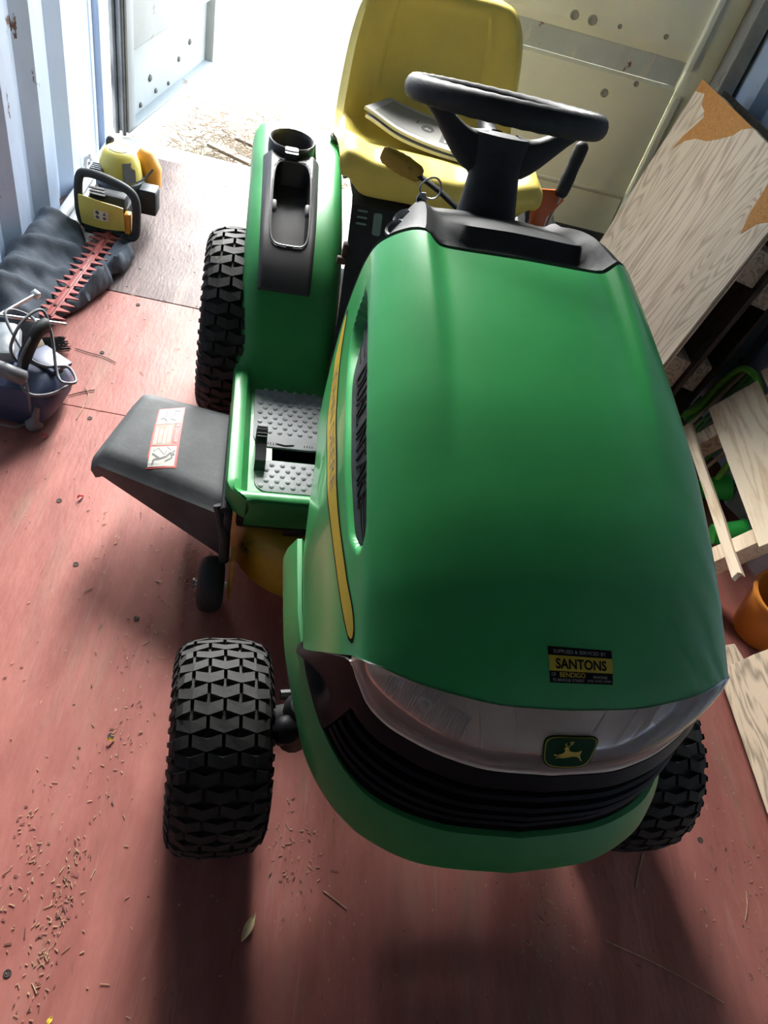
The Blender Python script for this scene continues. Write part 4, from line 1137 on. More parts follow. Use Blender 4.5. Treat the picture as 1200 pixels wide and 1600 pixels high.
MB().prism([(-.03, -.035), (.03, -.035), (.045, .06), (.02, .10), (-.02, .10), (-.04, .05)], .006, Matrix.Translation((-.402, .445, .075)) @ Matrix.Rotation(R(90), 4, 'Z') @ Matrix.Rotation(R(90), 4, 'X')).build('gauge_bracket', DECK_Y, TR)

# ================================================================== things on and beside the mower
from mathutils import noise
# manual on the seat (tractor coordinates -> world)
PAPER = mat('manual_paper', (.62, .62, .60), .6, var=.05, vscale=10); PCOV = mat('manual_grey_print', (.33, .33, .30), .5, var=.05); PDK = mat('manual_dark_print', (.07, .07, .065), .5, var=.05)
def manual(name, label, corners, dz, printed):
    L_, FR_, BR_, BL_ = [Vector(c) for c in corners]
    def f(u, v, off=0.0):      # u from L to FR (front edge), v towards the back
        p = L_*(1-u)*(1-v)+FR_*u*(1-v)+BR_*u*v+BL_*(1-u)*v
        p.z += dz+off+.010*(1-sm(0, .35, u))*(1-v)-.012*math.sin(math.pi*u)*(1-v*.5)
        return ROOT_M @ p
    mb = MB(); n = 14
    T = [[f(i/n, j/n, .007) for j in range(n+1)] for i in range(n+1)]; mb.shell(T, .007, 0)
    if printed:
        g = lambda u, v: f(u, v, .0074); h = lambda u, v: f(u, v, .0078); k_ = lambda u, v: f(u, v, .0082)
        rr = lambda fn, u0, u1, v0, v1, mi: mb.grid([[fn(u0+(u1-u0)*i/8, v0+(v1-v0)*j/8) for j in range(9)] for i in range(9)], mi)
        rr(g, .07, .97, .10, .90, 1); rr(h, .66, .95, .16, .66, 2)
        mb.poly([(.52+.062*math.cos(a*.4), .46+.13*math.sin(a*.4)) for a in range(15)], h, 2)
        sc = lambda x, y: k_(.52+(x-513)*.00062*1.0, .46+(219-y)*.0014)
        mb.poly(deer, sc, 0)
        for q, (a, b) in enumerate(((.20, .62), (.28, .50), (.24, .44), (.28, .40))):
            rr(k_, .70+.058*q, .722+.058*q, a, b, 0)
        rr(h, .395, .41, .50, .62, 2)
    return tag(mb.build(name, [PAPER, PCOV, PDK], None, 40), label, 'booklet')
manual('manual', 'printed manual with grey cover, badge and dark title box, on top on the yellow seat', ((-.180, 1.315, .812), (.082, 1.170, .812), (.120, 1.350, .806), (-.105, 1.440, .808)), 0.0, True)
manual('manual', 'thin white booklet lying underneath the printed manual on the yellow seat', ((-.176, 1.300, .804), (.080, 1.166, .806), (.110, 1.340, .796), (-.110, 1.42, .798)), -.004, False)
kr = thing('key_ring', 'small steel key ring with key standing at the black dash below the steering column', 'keys', ROOT_M @ Vector((-.125, .700, .925)), PSI)
MB().tube([(.019*math.cos(2*math.pi*k/28), .004*math.sin(2*math.pi*k/14), .019+.019*math.sin(2*math.pi*k/28)) for k in range(28)], .0017, 6, closed=True).build('ring', STEEL, kr, 60)
MB().prism([(-.009, 0), (.009, 0), (.011, .008), (.006, .018), (-.006, .018), (-.011, .008)], .0025, Matrix.Translation((-.010, .004, -.012)) @ Matrix.Rotation(R(80), 4, 'X') @ Matrix.Rotation(R(20), 4, 'Y'), bev=.0006).box((-.010, .003, -.022), (.005, .0022, .022)).build('key', STEEL, kr)

# ---- left side: pipes, cover bag, hedge trimmer, corded tool
PIPE = wear(mat('white_pipe_plastic', (.62, .61, .58), .45, var=.08, vscale=6), (.25, .22, .18), 22, .64, .05)
for lab, x, y0, y1 in (('white pipe on the floor against the blue wall, nearer the wall of the two', -1.288, 1.66, 2.42), ('white pipe on the floor beside the blue wall, farther from the wall of the two', -1.242, 1.70, 2.40)):
    mb = MB().lathe([(.017, 0), (.0205, 0), (.0205, y1-y0), (.017, y1-y0)], 18, Matrix.Translation((x, y1, .021)) @ Matrix.Rotation(R(90), 4, 'X'), closed=True)
    tag(mb.build('pipe', PIPE, None, 40), lab, 'pipe')
mb = MB().tube([(XL+.005, 2.17, .05), (XL+.010, 2.165, .085), (XL+.028, 2.16, .10), (XL+.035, 2.155, .085)], .009, 8)
tag(mb.build('wall_hook', PIPE, None, 60), 'small white hook low on the blue wall behind the hedge trimmer', 'hook')

CLOTH = mat('dark_cover_cloth', (.070, .084, .102), .8, spec=.25, var=.18, vscale=12, bump=.25, bscale=220)
OUT = [(-1.338, 1.10), (-1.27, 1.09), (-1.20, 1.12), (-1.165, 1.20), (-1.125, 1.30), (-1.085, 1.36), (-1.045, 1.47), (-1.03, 1.53), (-1.045, 1.56), (-1.015, 1.60), (-1.005, 1.70), (-1.03, 1.76), (-1.045, 1.83), (-1.068, 1.845), (-1.085, 1.72), (-1.10, 1.62), (-1.135, 1.62), (-1.16, 1.70), (-1.195, 1.77), (-1.26, 1.80), (-1.322, 1.77), (-1.338, 1.5)]
def pdist(x, y):
    ins = False; best = 1e9; bp = None
    for (x0, y0), (x1, y1) in zip(OUT, OUT[1:]+OUT[:1]):
        if (y0 > y) != (y1 > y) and x < (x1-x0)*(y-y0)/(y1-y0)+x0: ins = not ins
        dx, dy = x1-x0, y1-y0; t = max(0, min(1, ((x-x0)*dx+(y-y0)*dy)/(dx*dx+dy*dy))); qx, qy = x0+dx*t, y0+dy*t
        d = math.hypot(x-qx, y-qy)
        if d < best: best, bp = d, (qx, qy)
    return (best if ins else -best), bp
def seg_d(x, y, a, b):
    dx, dy = b[0]-a[0], b[1]-a[1]; t = max(0, min(1, ((x-a[0])*dx+(y-a[1])*dy)/(dx*dx+dy*dy))); return math.hypot(x-a[0]-dx*t, y-a[1]-dy*t)
def bag_h(x, y):
    h = .030
    h += .085*math.exp(-((x+1.275)/.070)**2)*sm(1.10, 1.25, y)*(1-sm(1.68, 1.80, y))
    h += .030*math.exp(-((y-1.22)/.09)**2)*math.exp(-((x+1.24)/.09)**2)
    for a, b, hh, wd in (((-1.065, 1.84), (-1.125, 1.36), .034, .017), ((-1.01, 1.73), (-1.07, 1.40), .030, .020), ((-1.02, 1.62), (-1.10, 1.35), .018, .012), ((-1.32, 1.45), (-1.17, 1.62), .022, .016), ((-1.31, 1.32), (-1.16, 1.50), .020, .014), ((-1.30, 1.22), (-1.17, 1.36), .022, .014), ((-1.29, 1.70), (-1.19, 1.76), .020, .016), ((-1.25, 1.14), (-1.16, 1.26), .016, .012)):
        h += hh*math.exp(-(seg_d(x, y, a, b)/wd)**2)
    h += .012*noise.noise(Vector((x*22, y*14, 0)))+.005*noise.noise(Vector((x*60, y*45, 3)))
    # the blade presses a trough into the cloth
    bd = seg_d(x, y, (-1.105, 1.80), (-1.140, 1.24)); k = math.exp(-(bd/.040)**4); h = h*(1-k)+.026*k
    return max(.004, h)
st = .0095; nx, ny = 37, 80; idx = {}; mb = MB(); V = []
pv = {}
for i in range(nx+1):
    for j in range(ny+1):
        x, y = -1.345+i*st, 1.085+j*st; d, bp = pdist(x, y)
        if d > -st*.75:
            if d < st*.25: x, y = bp; d = 0
            z = .002+(bag_h(x, y))*sm(-.004, .022, d+.004)
            pv[(i, j)] = len(V); V.append((x, y, z))
F = []
for i in range(nx):
    for j in range(ny):
        q = [(i, j), (i+1, j), (i+1, j+1), (i, j+1)]
        k = [pv[c] for c in q if c in pv]
        if len(k) >= 3: F.append(k)
mb.add(V, F)
bag = mb.build('cover_bag', CLOTH, None, 60); so_ = bag.modifiers.new('thick', 'SOLIDIFY'); so_.thickness = .003; so_.offset = 1
tag(bag, 'crumpled dark grey cloth bag on the floor along the blue wall', 'bag')

HT = thing('hedge_trimmer', 'petrol hedge trimmer with yellow guard and red toothed blade lying on the dark bag', 'hedge trimmer', (-1.11, 1.80, 0))
TYEL = wear(mat('trimmer_yellow_plastic', (.60, .50, .10), .4, var=.06, vscale=9), (.35, .27, .08), 16, .66, .06)
TGRY = mat('trimmer_grey_plastic', (.11, .125, .14), .5, var=.15, vscale=20)
TORG = mat('trimmer_orange_tank', (.62, .27, .03), .4, var=.15, vscale=7)
RED = wear(mat('red_blade_coating', (.42, .10, .085), .45, var=.2, vscale=18), (.28, .20, .16), 30, .60, .08)
def Lc(x, y, z): return Vector((x+1.11, y-1.80, z))
loop = [Lc(-1.198, 1.785, .060), Lc(-1.208, 1.79, .115), Lc(-1.203, 1.80, .205), Lc(-1.175, 1.805, .222), Lc(-1.11, 1.805, .215), Lc(-1.045, 1.80, .196), Lc(-1.020, 1.795, .165), Lc(-1.016, 1.785, .10), Lc(-1.022, 1.78, .045), Lc(-1.055, 1.785, .034), Lc(-1.11, 1.79, .038), Lc(-1.17, 1.79, .040)]
MB().tube(spline(loop, 6, True), .0145, 10, closed=True).build('front_handle', BLACK, HT, 60)
G = [];
for i in range(17):
    u = i/16; row = []
    for j in range(11):
        v = j/10; bul = .012*math.sin(math.pi*u)
        xl = -1.203+.006*(1-v)+.012*abs(v-.5)**2; xr = -1.052-.004*v+.0
        zt_ = .166-.016*u-.006*(abs(u-.5)*2)**3; zb = .060+.003*u
        row.append(Lc(xl+(xr-xl)*u, 1.772-bul, zb+(zt_-zb)*v))
    G.append(row)
gd = MB().shell(G, .004, flip=True).build('hand_guard', TYEL, HT, 50)
mb = MB(); gp = lambda u, v: Lc(-1.203+.151*u, 1.7660-.0125*math.sin(math.pi*u), .060+.003*u+(.104-.016*u)*v)
mb.grid([[gp(.36+.32*i/6, .32+.36*j/4) for j in range(5)] for i in range(7)], 0)
gp2 = lambda u, v: gp(u, v)+Vector((0, -.0006, 0))
for cu, cv_ in ((.44, .59), (.44, .42)): mb.poly([(cu+.045*math.cos(a*.5), cv_+.065*math.sin(a*.5)) for a in range(12)], gp2, 1)
mb.poly([(.55, .53), (.63, .53), (.59, .66)], gp2, 1); mb.poly([(.59+.04*math.cos(a*.5), .42+.05*math.sin(a*.5)) for a in range(12)], gp2, 1)
mb.build('safety_sticker', [mat('sticker_cream', (.62, .58, .40), .5), P_GREY], gd, 0)
MB().box(Lc(-1.045, 1.79, .085), (.022, .03, .075), bev=.006).build('guard_bracket', TORG, HT)
MB().box(Lc(-1.12, 1.90, .075), (.15, .20, .11), bev=.018).box(Lc(-1.115, 1.82, .13), (.12, .05, .07), bev=.01).box(Lc(-1.165, 1.79, .045), (.05, .05, .04), bev=.008).build('engine_block', BLACK, HT)
mb = MB()
for k in range(4): mb.box(Lc(-1.145, 1.792, .150+.011*k), (.05, .012, .004), bev=.001)
mb.build('cooling_fins', CHASSIS, HT, 0)
EM = Matrix.Translation(Lc(-1.12, 1.98, 0))
MB().lathe([(0, .03), (.078, .03), (.084, .05), (.084, .125), (.080, .146), (.072, .150), (0, .150)], 30, EM).build('starter_housing', TGRY, HT, 40)
cov = MB().lathe([(.074, .150), (.074, .160), (.068, .195), (.056, .228), (.046, .240), (.030, .244), (0, .244)], 30, EM).build('engine_cover', TYEL, HT, 50)
MB().lathe([(.030, 0), (.034, .002), (.036, 0)], 28, EM @ Matrix.Translation((0, 0, .2425)), cap=False).lathe([(.028, 0), (0, .001)], 28, EM @ Matrix.Translation((0, 0, .2445)), cap=False).build('cover_ring', TGRY, cov, 40)
MB().prism([(-.02, -.03), (.02, -.03), (.024, .01), (.01, .02), (.014, .034), (-.016, .034)], .010, EM @ Matrix.Rotation(R(38), 4, 'Z') @ Matrix.Translation((0, -.066, .185)) @ Matrix.Rotation(R(68), 4, 'X')).build('cover_panel', TGRY, HT)
MB().tube([Lc(-1.03, 2.045, .10), Lc(-1.035, 2.055, .15), Lc(-1.055, 2.065, .19), Lc(-1.08, 2.065, .205)], [.036, .042, .040, .026], 16).build('fuel_tank', TORG, HT, 60)
af = MB().box(Lc(-1.012, 1.945, .098), (.062, .062, .085), bev=.008).build('air_filter_box', BLACK, HT)
MB().box(Lc(-1.012, 1.945, .143), (.056, .056, .006), bev=.002).build('filter_cap', TGRY, af)
MB().tube([Lc(-1.05, 1.93, .16), Lc(-1.03, 1.96, .165), Lc(-1.01, 1.99, .19)], .0035, 6).build('fuel_line', BLACK, HT)
MB().tube(spline([Lc(-1.165, 2.04, .16), Lc(-1.175, 2.05, .20), Lc(-1.172, 2.045, .235), Lc(-1.158, 2.035, .238)], 4), [.012]*4+[.011]*4+[.010]*4+[.008], 10).build('rear_handle', BLACK, HT, 60)
mb = MB().box(Lc(-1.185, 1.93, .170), (.045, .06, .03), bev=.006)
for k in range(4): mb.box(Lc(-1.185, 1.91+.013*k, .187), (.036, .005, .004))
mb.build('exhaust_guard', TGRY, HT)
b0, b1 = Lc(-1.105, 1.775, .040), Lc(-1.140, 1.255, .042); bd = (b1-b0); BLn = bd.length; bd.normalize(); bs = Vector((bd.y, -bd.x, 0))*-1
BMx = Matrix.Identity(4)
for i in range(3): BMx[i][0] = bs[i]; BMx[i][1] = bd[i]; BMx[i][2] = (0, 0, 1)[i]; BMx[i][3] = b0[i]
mb = MB().box((0, BLn/2, 0), (.024, BLn, .005), M=BMx, bev=.001).box((0, BLn/2, .004), (.012, BLn, .004), M=BMx, bev=.001)
npt = 15
for k in range(npt):
    y = .02+(BLn-.025)*k/(npt-1)
    for sd in (-1, 1):
        o_ = [(sd*.010, y-.012), (sd*.020, y-.006), (sd*.048, y+.001), (sd*.050, y+.003), (sd*.020, y+.008), (sd*.010, y+.013)]
        mb.prism(o_ if sd > 0 else o_[::-1], .004, BMx @ Matrix.Translation((0, 0, -.003+.003*(k % 2))))
bl = mb.build('blade', RED, HT, 30)
for k in range(5): MB().lathe([(.005, 0), (.005, .003), (.002, .004), (0, .004)], 8, BMx @ Matrix.Translation((0, .05+k*.105, .006))).build('blade_bolt', DKTWIG, bl)

# corded power tool with its cable, low left
CT = thing('corded_power_tool', 'dark blue corded power tool with black grip and looped grey cable by the blue wall', 'power tool', (-1.07, .93, 0))
NAVY = mat('navy_tool_plastic', (.045, .060, .12), .45, spec=.5, var=.12, vscale=12); GCAB = mat('grey_cable', (.17, .17, .18), .5, var=.15, vscale=30); SILV = mat('silver_tool_plate', (.26, .29, .31), .4, var=.12, vscale=9)
def Tc(x, y, z): return Vector((x+1.07, y-.93, z))
mb = MB(); G = []
for k, (y, zt_, x0, x1) in enumerate(((.835, .06, -1.17, -1.02), (.85, .105, -1.20, -1.00), (.90, .128, -1.21, -.985), (.95, .128, -1.205, -.980), (.985, .112, -1.20, -.985), (1.01, .075, -1.18, -1.005))):
    row = []
    for q in range(20):
        th = 2*math.pi*q/20; c_, s_ = math.cos(th), math.sin(th); e = (abs(c_)**3+abs(s_)**3)**(-1/3)
        row.append(Tc((x0+x1)/2+e*c_*(x1-x0)/2, y, .004+zt_/2+e*s_*zt_/2))
    G.append(row+[row[0]])
mb.grid(G); n0 = len(mb.v); mb.f.append(list(range(20))); mb.m.append(0); mb.f.append([105+q for q in range(20)][::-1]); mb.m.append(0)
body = mb.build('tool_body', NAVY, CT, 45)
MB().box(Tc(-1.035, .965, .128), (.09, .075, .012), rot=(R(-10), R(8), R(-25)), bev=.004).build('top_plate', NAVY, CT)
MB().tube(spline([Tc(-1.085, .905, .125), Tc(-1.072, .925, .175), Tc(-1.055, .965, .215), Tc(-1.043, 1.00, .215)], 4), [.018]*3+[.023]*6+[.024]*3+[.016], 12, flat=.75).build('grip', BLACK, CT, 60)
MB().tube([Tc(-1.145, .86, .165), Tc(-1.14, .86, .166), Tc(-1.10, .855, .160), Tc(-1.055, .852, .150), Tc(-1.05, .852, .149)], [.012, .019, .020, .019, .010], 14).build('side_handle', GCAB, CT, 60)
MB().box(Tc(-1.185, 1.03, .10), (.10, .12, .05), rot=(.2, .1, .3), bev=.02).build('guide_shoe', SILV, CT)
MB().box(Tc(-1.15, .96, .14), (.06, .10, .05), rot=(0, .1, .4), bev=.012).build('motor_vent', SILV, CT)
cab = spline([Tc(-1.10, .92, .14), Tc(-1.10, .90, .20), Tc(-1.085, .95, .245), Tc(-1.055, 1.01, .25), Tc(-1.03, .99, .19), Tc(-1.005, .93, .135), Tc(-.985, .90, .12), Tc(-.96, .905, .115), Tc(-.955, .925, .112), Tc(-.985, .955, .125), Tc(-1.03, .925, .138), Tc(-1.075, .93, .155), Tc(-1.13, .98, .19), Tc(-1.155, 1.02, .21), Tc(-1.14, 1.05, .20), Tc(-1.09, 1.04, .19), Tc(-1.06, .95, .22), Tc(-1.075, .88, .17), Tc(-1.05, .835, .12), Tc(-1.00, .86, .105), Tc(-.955, .93, .105)], 6)
MB().tube(cab, .0042, 7).build('power_cord', GCAB, CT, 60)
MB().tube(spline([Tc(-1.05, .845, .148), Tc(-1.045, .835, .10), Tc(-1.048, .838, .05)], 5), .0035, 7).tube(spline([Tc(-1.15, .85, .15), Tc(-1.15, .80, .05), Tc(-1.09, .80, .02), Tc(-1.06, .83, .012)], 5), .0035, 7).build('plug_lead', GCAB, CT, 60)
MB().lathe([(.006, .075), (.007, .06), (.009, .045), (.010, .030), (.018, .018), (.023, .006), (.021, 0), (0, 0)], 16, Matrix.Translation(Tc(-1.045, .835, .002)) @ Matrix.Rotation(R(14), 4, 'Y')).build('plug', GCAB, CT, 50)
for lab, a, b in (('thin steel rod lying across the bag end beside the tool, ending in a silver block', (-1.215, 1.10, .130), (-1.165, 1.245, .118)), ('thin steel rod beside the navy tool pointing past the blade tip', (-1.205, 1.085, .145), (-1.075, 1.21, .060))):
    mb = MB().tube([a, b], .0055, 10)
    if 'block' in lab: mb.box(Vector(b), (.024, .020, .018), rot=(.2, .3, -.4), bev=.003)
    tag(mb.build('steel_rod', STEEL, None, 50), lab, 'rod')
BR = thing('hand_brush', 'worn black bristle hand brush lying on the floor behind the navy tool', 'brush', (-1.10, 1.155, 0), R(35))
MB().box((-.045, 0, .022), (.05, .055, .022), bev=.005).box((-.10, 0, .024), (.09, .025, .016), bev=.006).build('brush_back', BOARD, BR)
mb = MB(); rb = random.Random(5)
for i in range(14):
    for j in range(5):
        y = -.026+.052*i/13; z = .014+.004*j; L = .062+rb.uniform(-.008, .008)
        mb.tube([(-.022, y, z), (-.022+L*.5, y+rb.uniform(-.003, .003), z-.002), (-.022+L, y+rb.uniform(-.006, .006), max(.002, z-.006))], .0011, 4)
tag(mb.build('bristles', BLACK, BR, 0), kind='stuff')

# ---- right side: plywood pallet, timber pallet, planks, garden bits
PLY = wood('weathered_plywood', (.82, .68, .53), (.55, .42, .31), (2.6, 2.6, .42), 1.3, bands=26, knots=2.6)
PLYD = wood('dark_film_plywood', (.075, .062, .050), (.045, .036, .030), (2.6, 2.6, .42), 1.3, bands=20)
PLYE = wood('plywood_edge', (.40, .31, .22), (.20, .14, .09), (1, 1, 30), 3)
TORN = wood('torn_inner_ply', (.62, .30, .10), (.42, .17, .05), (1, 6, 2), 7)
PINE = wood('pale_pine', (.82, .68, .50), (.66, .49, .32), (5, .7, 5), 2.4, bands=7)
PINED = wood('greyed_pine', (.60, .48, .35), (.30, .235, .17), (5, .6, 5), 2.8, bands=10)
A0 = Vector((.826, 2.317, .821)); av = Vector((-.1663, -.0808, -.9828)).normalized(); cvv = Vector((-.0229, -.9963, .0824)); cvv = (cvv-av*cvv.dot(av)).normalized(); nv_ = av.cross(cvv); nv_ = nv_ if nv_.x < 0 else -nv_
PW, PL = 1.0, A0.z/-av.z-.02
PM = Matrix.Identity(4)
for i in range(3): PM[i][0] = cvv[i]; PM[i][1] = av[i]; PM[i][2] = nv_[i]; PM[i][3] = A0[i]
pp = thing('plywood_pallet', 'weathered plywood pallet leaning on the right wall with a torn orange top corner', 'pallet', (0, 0, 0))
TH = .016
def ragged_sheet(x0, x1, y0, y1, z0, h, seed):
    r_ = random.Random(seed); o_ = [(x0, y0)]
    for k in range(1, 14): o_.append((x0+(x1-x0)*k/14, y0+r_.uniform(-.0015, .003)))
    o_ += [(x1, y0), (x1, y1), (x0, y1)]
    return MB().prism(o_, h, PM @ Matrix.Translation((0, 0, z0)), bev=.001)
deck = ragged_sheet(0, PW, 0, PL, -TH, TH, 2).build('deck_sheet', PLY, pp, 0)
MB().box((PW/2, PL/2, -TH*.5), (PW+.0012, PL, TH*.35), M=PM).build('ply_layer', PLYE, deck, 0)
for pts in ([(0, -.001), (.56, -.001), (.50, .022), (.47, .05), (.40, .085), (.33, .115), (.24, .135), (.17, .165), (.115, .215), (.135, .16), (.20, .075), (.17, .060), (.125, .055), (.09, .026), (.0, .040)], [(.80, -.001), (.985, -.001), (.985, .12), (.93, .15), (.89, .20), (.86, .15), (.84, .06), (.81, .03)]):
    mb = MB().prism(pts, .0012, PM, bev=.0004); mb.build('torn_layer', TORN, deck, 0)
def block(x, y, z, d, m=PINED): MB().box((x, y, z), d, M=PM, bev=.003).build('spacer_block', m, pp, 0)
D1 = -TH-.085
for x in (.07, PW/2, PW-.09):
    for y in (.25, .62): block(x, y, -TH-.0425, (.10, .10, .085))
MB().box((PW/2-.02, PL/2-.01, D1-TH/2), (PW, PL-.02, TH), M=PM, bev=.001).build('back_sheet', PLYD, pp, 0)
p2 = thing('plywood_pallet', 'second plywood pallet standing behind the torn one against the right wall, mostly in shadow', 'pallet', (0, 0, 0))
for x in (.09, PW/2, PW-.12):
    MB().box((x, .30, D1-TH-.052), (.10, .10, .07), M=PM, bev=.003).build('spacer_block', PINED, p2, 0)
    MB().box((x, .62, D1-TH-.040), (.10, .10, .07), M=PM, bev=.003).build('spacer_block', PINED, p2, 0)
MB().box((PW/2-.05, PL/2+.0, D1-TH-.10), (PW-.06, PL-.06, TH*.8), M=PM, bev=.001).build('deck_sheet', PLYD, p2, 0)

e1 = Vector((.52, 0, .854)).normalized(); e2 = Vector((.012, 1, 0)).normalized(); e3 = e2.cross(e1)*-1; e3 = e3 if e3.z > 0 else -e3
QM = Matrix.Identity(4)
for i in range(3): QM[i][0] = e1[i]; QM[i][1] = e2[i]; QM[i][2] = e3[i]; QM[i][3] = (.835, .647, .157)[i]
tp = thing('timber_pallet', 'pale pine timber pallet tilted against the right wall beside the mower hood', 'pallet', (0, 0, 0))
def plank(name, a0, a1, b0, b1, z0, z1, m, jag=0.0, par=None, seed=1, M=QM):
    r_ = random.Random(seed); o_ = [(a0, b0)]
    o_ += [(a0+(a1-a0)*k/6, b0+r_.uniform(-jag, jag)) for k in range(1, 6)]+[(a1, b0)]
    o_ += [(a1-r_.uniform(0, jag*.3), b0+(b1-b0)*k/6) for k in range(1, 6)]+[(a1, b1), (a0, b1)]
    mb = MB().prism(o_, z1-z0, M @ Matrix.Translation((0, 0, z0)), bev=.0015); return mb.build(name, m, par or tp, 0)
plank('deck_plank', .100, .258, -.005, .552, 0, .018, PINE, .001)
plank('deck_plank', .275, .345, .05, .58, 0, .018, PINE, .001, seed=3)
plank('deck_plank', .010, .039, -.062, .538, 0, .018, PINE, .012, seed=5)
plank('cross_piece', -.150, .330, .024, .072, -.060, -.0005, PINE, 0)
plank('cross_piece', -.150, .330, .45, .50, -.060, -.0005, PINED, 0)
lp0 = Vector((.828, .387, .022)); f1 = Vector((.55, .25, .62)).normalized(); f2 = Vector((.055, -1, .0)).normalized(); f3 = f1.cross(f2); f3 = f3 if f3.z > 0 else -f3; f1 = (f1-f2*f1.dot(f2)*.4).normalized()
WM = Matrix.Identity(4)
for i in range(3): WM[i][0] = f1[i]; WM[i][1] = f2[i]; WM[i][2] = f3[i]; WM[i][3] = lp0[i]
o = plank('plank', 0, .19, .0, .95, 0, .022, PINED, .002, par=None, seed=9, M=WM); o.parent = None
tag(o, 'grey weathered plank with dark grain at the right, in front of the timber pallet', 'plank')
mb = MB()
mb.box((.045, .20, .0225), (.012, .05, .003), M=WM)
o = MB().box((.865, .435, .022), (.06, .07, .042), rot=(0, 0, .3), bev=.003).build('wood_offcut', PINED, None, 0); tag(o, 'small timber offcut block on the floor under the grey plank end', 'wood block')
o = MB().box((.965, .10, .05), (.07, .5, .098), rot=(0, 0, 0), bev=.004).build('timber_bearer', PINED, None, 0); tag(o, 'thick timber bearer on the floor under the grey weathered plank', 'timber')
OBK = mat('orange_bucket_plastic', (.66, .24, .035), .45, var=.1, vscale=6)
ob = MB().lathe([(0, .002), (.068, .002), (.072, .008), (.094, .15), (.099, .150), (.099, .158), (.090, .158), (.068, .012), (0, .010)], 32).build('bucket', OBK, None, 40, (1.0, .565, 0)); tag(ob, 'orange plastic bucket on the floor between the timber pallet and grey plank', 'bucket')
GPL = mat('bright_green_plastic', (.04, .65, .10), .4, var=.1, vscale=7)
for lab, x, y in (('bright green plastic pot under the timber pallet, farther from the orange bucket', .985, 1.075), ('bright green plastic pot under the timber pallet, nearer the orange bucket', .985, .885)):
    o = MB().lathe([(0, .001), (.030, .001), (.040, .09), (.043, .09), (.043, .10), (.038, .10), (.029, .006), (0, .006)], 22, Matrix.Translation((0, 0, .042)) @ Matrix.Rotation(R(70), 4, 'Y') @ Matrix.Translation((0, 0, -.05))).build('plant_pot', GPL, None, 40, (x, y, .0)); tag(o, lab, 'pot', 'green pots under the pallet')
GT = mat('green_tube_paint', (.17, .58, .08), .4, var=.15, vscale=12); GSL = mat('green_chair_strip', (.07, .34, .07), .5, var=.2, vscale=10); BSL = mat('faded_strip', (.55, .48, .34), .6, var=.2, vscale=10)
ch = thing('garden_chair', 'green tubular garden chair with striped slats lying behind the timber pallet', 'chair', (0, 0, 0))
fp = spline([(.985, 1.47, .012), (.980, 1.40, .10), (.975, 1.375, .215), (.972, 1.33, .32), (.970, 1.285, .362), (.972, 1.22, .378), (.976, 1.165, .36), (.980, 1.13, .31), (.985, 1.10, .22), (.985, 1.08, .012)], 6)
MB().tube(fp, .011, 10).build('frame', GT, ch, 60)
rs = random.Random(4)
for k in range(14):
    y = 1.10+.30*k/13; top = lerp_tab([(1.08, .20), (1.13, .31), (1.2, .36), (1.28, .355), (1.34, .30), (1.4, .12)], y)
    mb = MB().box((.995+rs.uniform(-.006, .006), y+.05, top*.5+.01), (.004, .014, top*1.0), rot=(R(14), 0, 0), bev=.001); mb.build('slat', GSL if k % 3 else BSL, ch, 0)

# ---- litter on the floor
rl = random.Random(11); mb = MB(); mb2 = MB()
def bit(m_, x, y, L, wd, a, z=.0025): m_.box((x, y, z), (L, wd, .001), rot=(0, rl.uniform(-.12, .12), a))
cl = [(-.62, -.33, .02, .10, 60), (-.70, -.25, .03, .10, 30), (-.60, .02, .03, .05, 14), (-.22, -.18, .05, .06, 26), (.30, -.20, .05, .07, 30), (-.52, .50, .06, .10, 40), (.75, -.15, .06, .14, 22), (-.60, .23, .05, .06, 14)]
for x, y, sx, sy, n in cl:
    for k in range(n*3): bit(mb if rl.random() < .75 else mb2, x+rl.gauss(0, sx*.7), y+rl.gauss(0, sy), rl.uniform(.002, .008)*(2.2 if rl.random() < .10 else 1), rl.uniform(.0005, .0014), rl.uniform(0, 3.14), .0012)
for k in range(1100):
    x, y = rl.uniform(-1.1, .8), rl.uniform(-.6, 2.4)
    if -.95 < x < -.6 and y < -.3: continue
    bit(mb if rl.random() < .5 else mb2, x, y, rl.uniform(.002, .009)*(2.2 if rl.random() < .08 else 1), rl.uniform(.0005, .0015), rl.uniform(0, 3.14), .0012)
tag(mb.build('straw_bits', STRAW, None, 0), 'scattered pale straw bits and grass clippings over the red floor', 'litter', kind='stuff')
tag(mb2.build('bark_bits', DKTWIG, None, 0), 'scattered dark bark crumbs and twig bits over the red floor', 'litter', kind='stuff')
def fl_pt(px, py):
    d = ray(px, py); return CAM_C+d*(-CAM_C.z/d.z)
def straw(name, lab, pts, r, m, cat='straw'):
    P = [fl_pt(*p)+Vector((0, 0, r+.0006)) for p in pts]
    return tag(MB().tube(spline(P, 5), r, 6).build(name, m, None, 60), lab, cat)
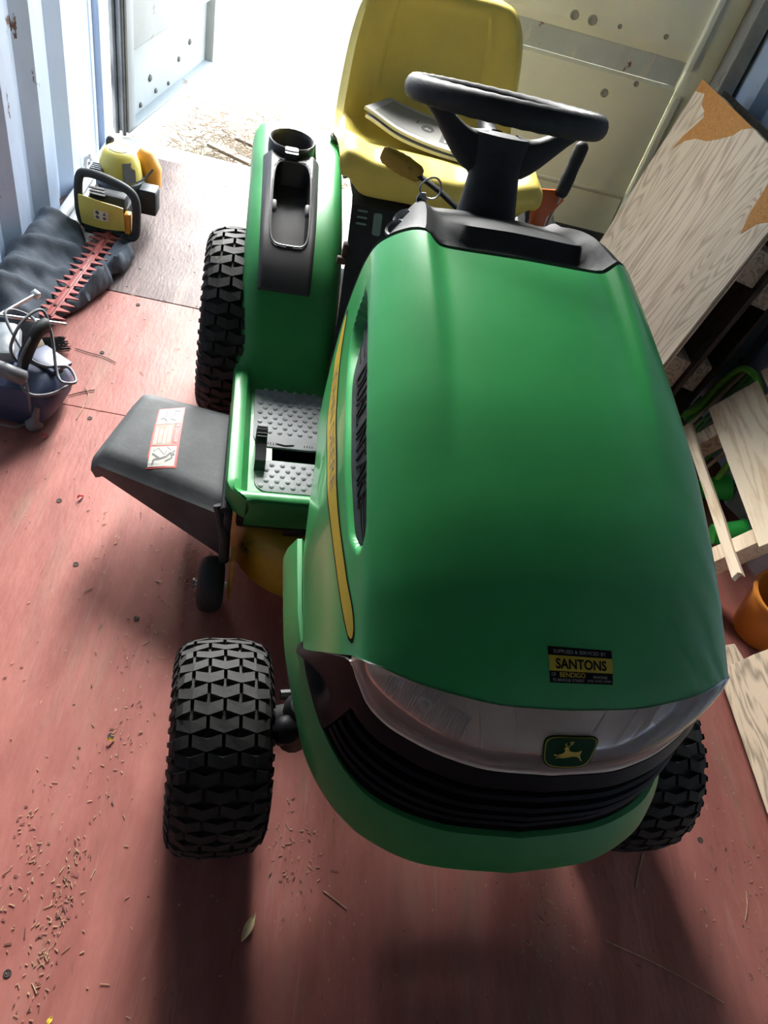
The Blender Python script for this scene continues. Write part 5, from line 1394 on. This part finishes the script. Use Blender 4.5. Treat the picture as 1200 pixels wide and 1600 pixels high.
straw('straw_stalk', 'longest pale straw stalk on the shadowed floor at the right in front of the mower', [(940, 1468), (1000, 1495), (1060, 1525), (1130, 1567)], .0011, STRAW)
straw('straw_stalk', 'short straw stalk on the floor in front of the bumper, left of centre', [(505, 1392), (522, 1405), (541, 1420)], .0010, STRAW)
straw('straw_stalk', 'straw stalk on the floor right beside the front tyre at the right', [(1004, 1335), (998, 1360), (993, 1388)], .0013, STRAW)
straw('straw_stalk', 'curved straw on the floor at the right, below the grey plank', [(1165, 1392), (1167, 1415), (1164, 1438)], .0010, STRAW)
straw('twig', 'thin dark twig on the floor between the navy tool and the mower, farther back', [(118, 545), (140, 552), (162, 558), (181, 567)], .0013, DKTWIG, 'twig')
straw('twig', 'thin dark twig on the floor just right of the navy tool', [(106, 619), (125, 614), (148, 610)], .0014, DKTWIG, 'twig')
straw('straw_stalk', 'pale straw crossing the dark twig near the black discharge chute', [(120, 655), (130, 637), (138, 617), (133, 606)], .0012, STRAW)
LEAF = mat('dry_leaf', (.62, .50, .28), .7, var=.2, vscale=30); LEAFY = mat('yellow_leaf', (.55, .40, .04), .6, var=.2, vscale=30); LEAFR = mat('red_petal', (.50, .05, .05), .6, var=.2, vscale=30)
def leaf(lab, px, py, L, wd, a, m):
    p = fl_pt(px, py); G = []
    for i in range(9):
        t = i/8; w_ = wd*math.sin(math.pi*min(1, t*.92+.05))
        G.append([Vector((L*(t-.5), w_*q, .003+.004*abs(q)+.003*math.sin(t*5))) for q in (-1, -.5, 0, .5, 1)])
    o = MB().shell(G, .0006, flip=True).build('leaf', m, None, 60, p); o.rotation_euler = (0, 0, a); tag(o, lab, 'leaf')
leaf('pale dry leaf on the dark floor in front of the left front tyre', 388, 1450, .050, .008, R(70), LEAF)
leaf('tiny yellow leaf on the red floor left of the front tyre', 173, 1158, .014, .003, R(20), LEAFY)
leaf('tiny yellow leaf at the bottom left of the red floor', 78, 1596, .014, .004, R(80), LEAFY)
leaf('small red petal on the floor nearest the navy tool', 71, 683, .016, .005, R(30), LEAFR)
leaf('small red petal on the floor left of the black discharge chute', 126, 778, .018, .004, R(50), LEAFR)
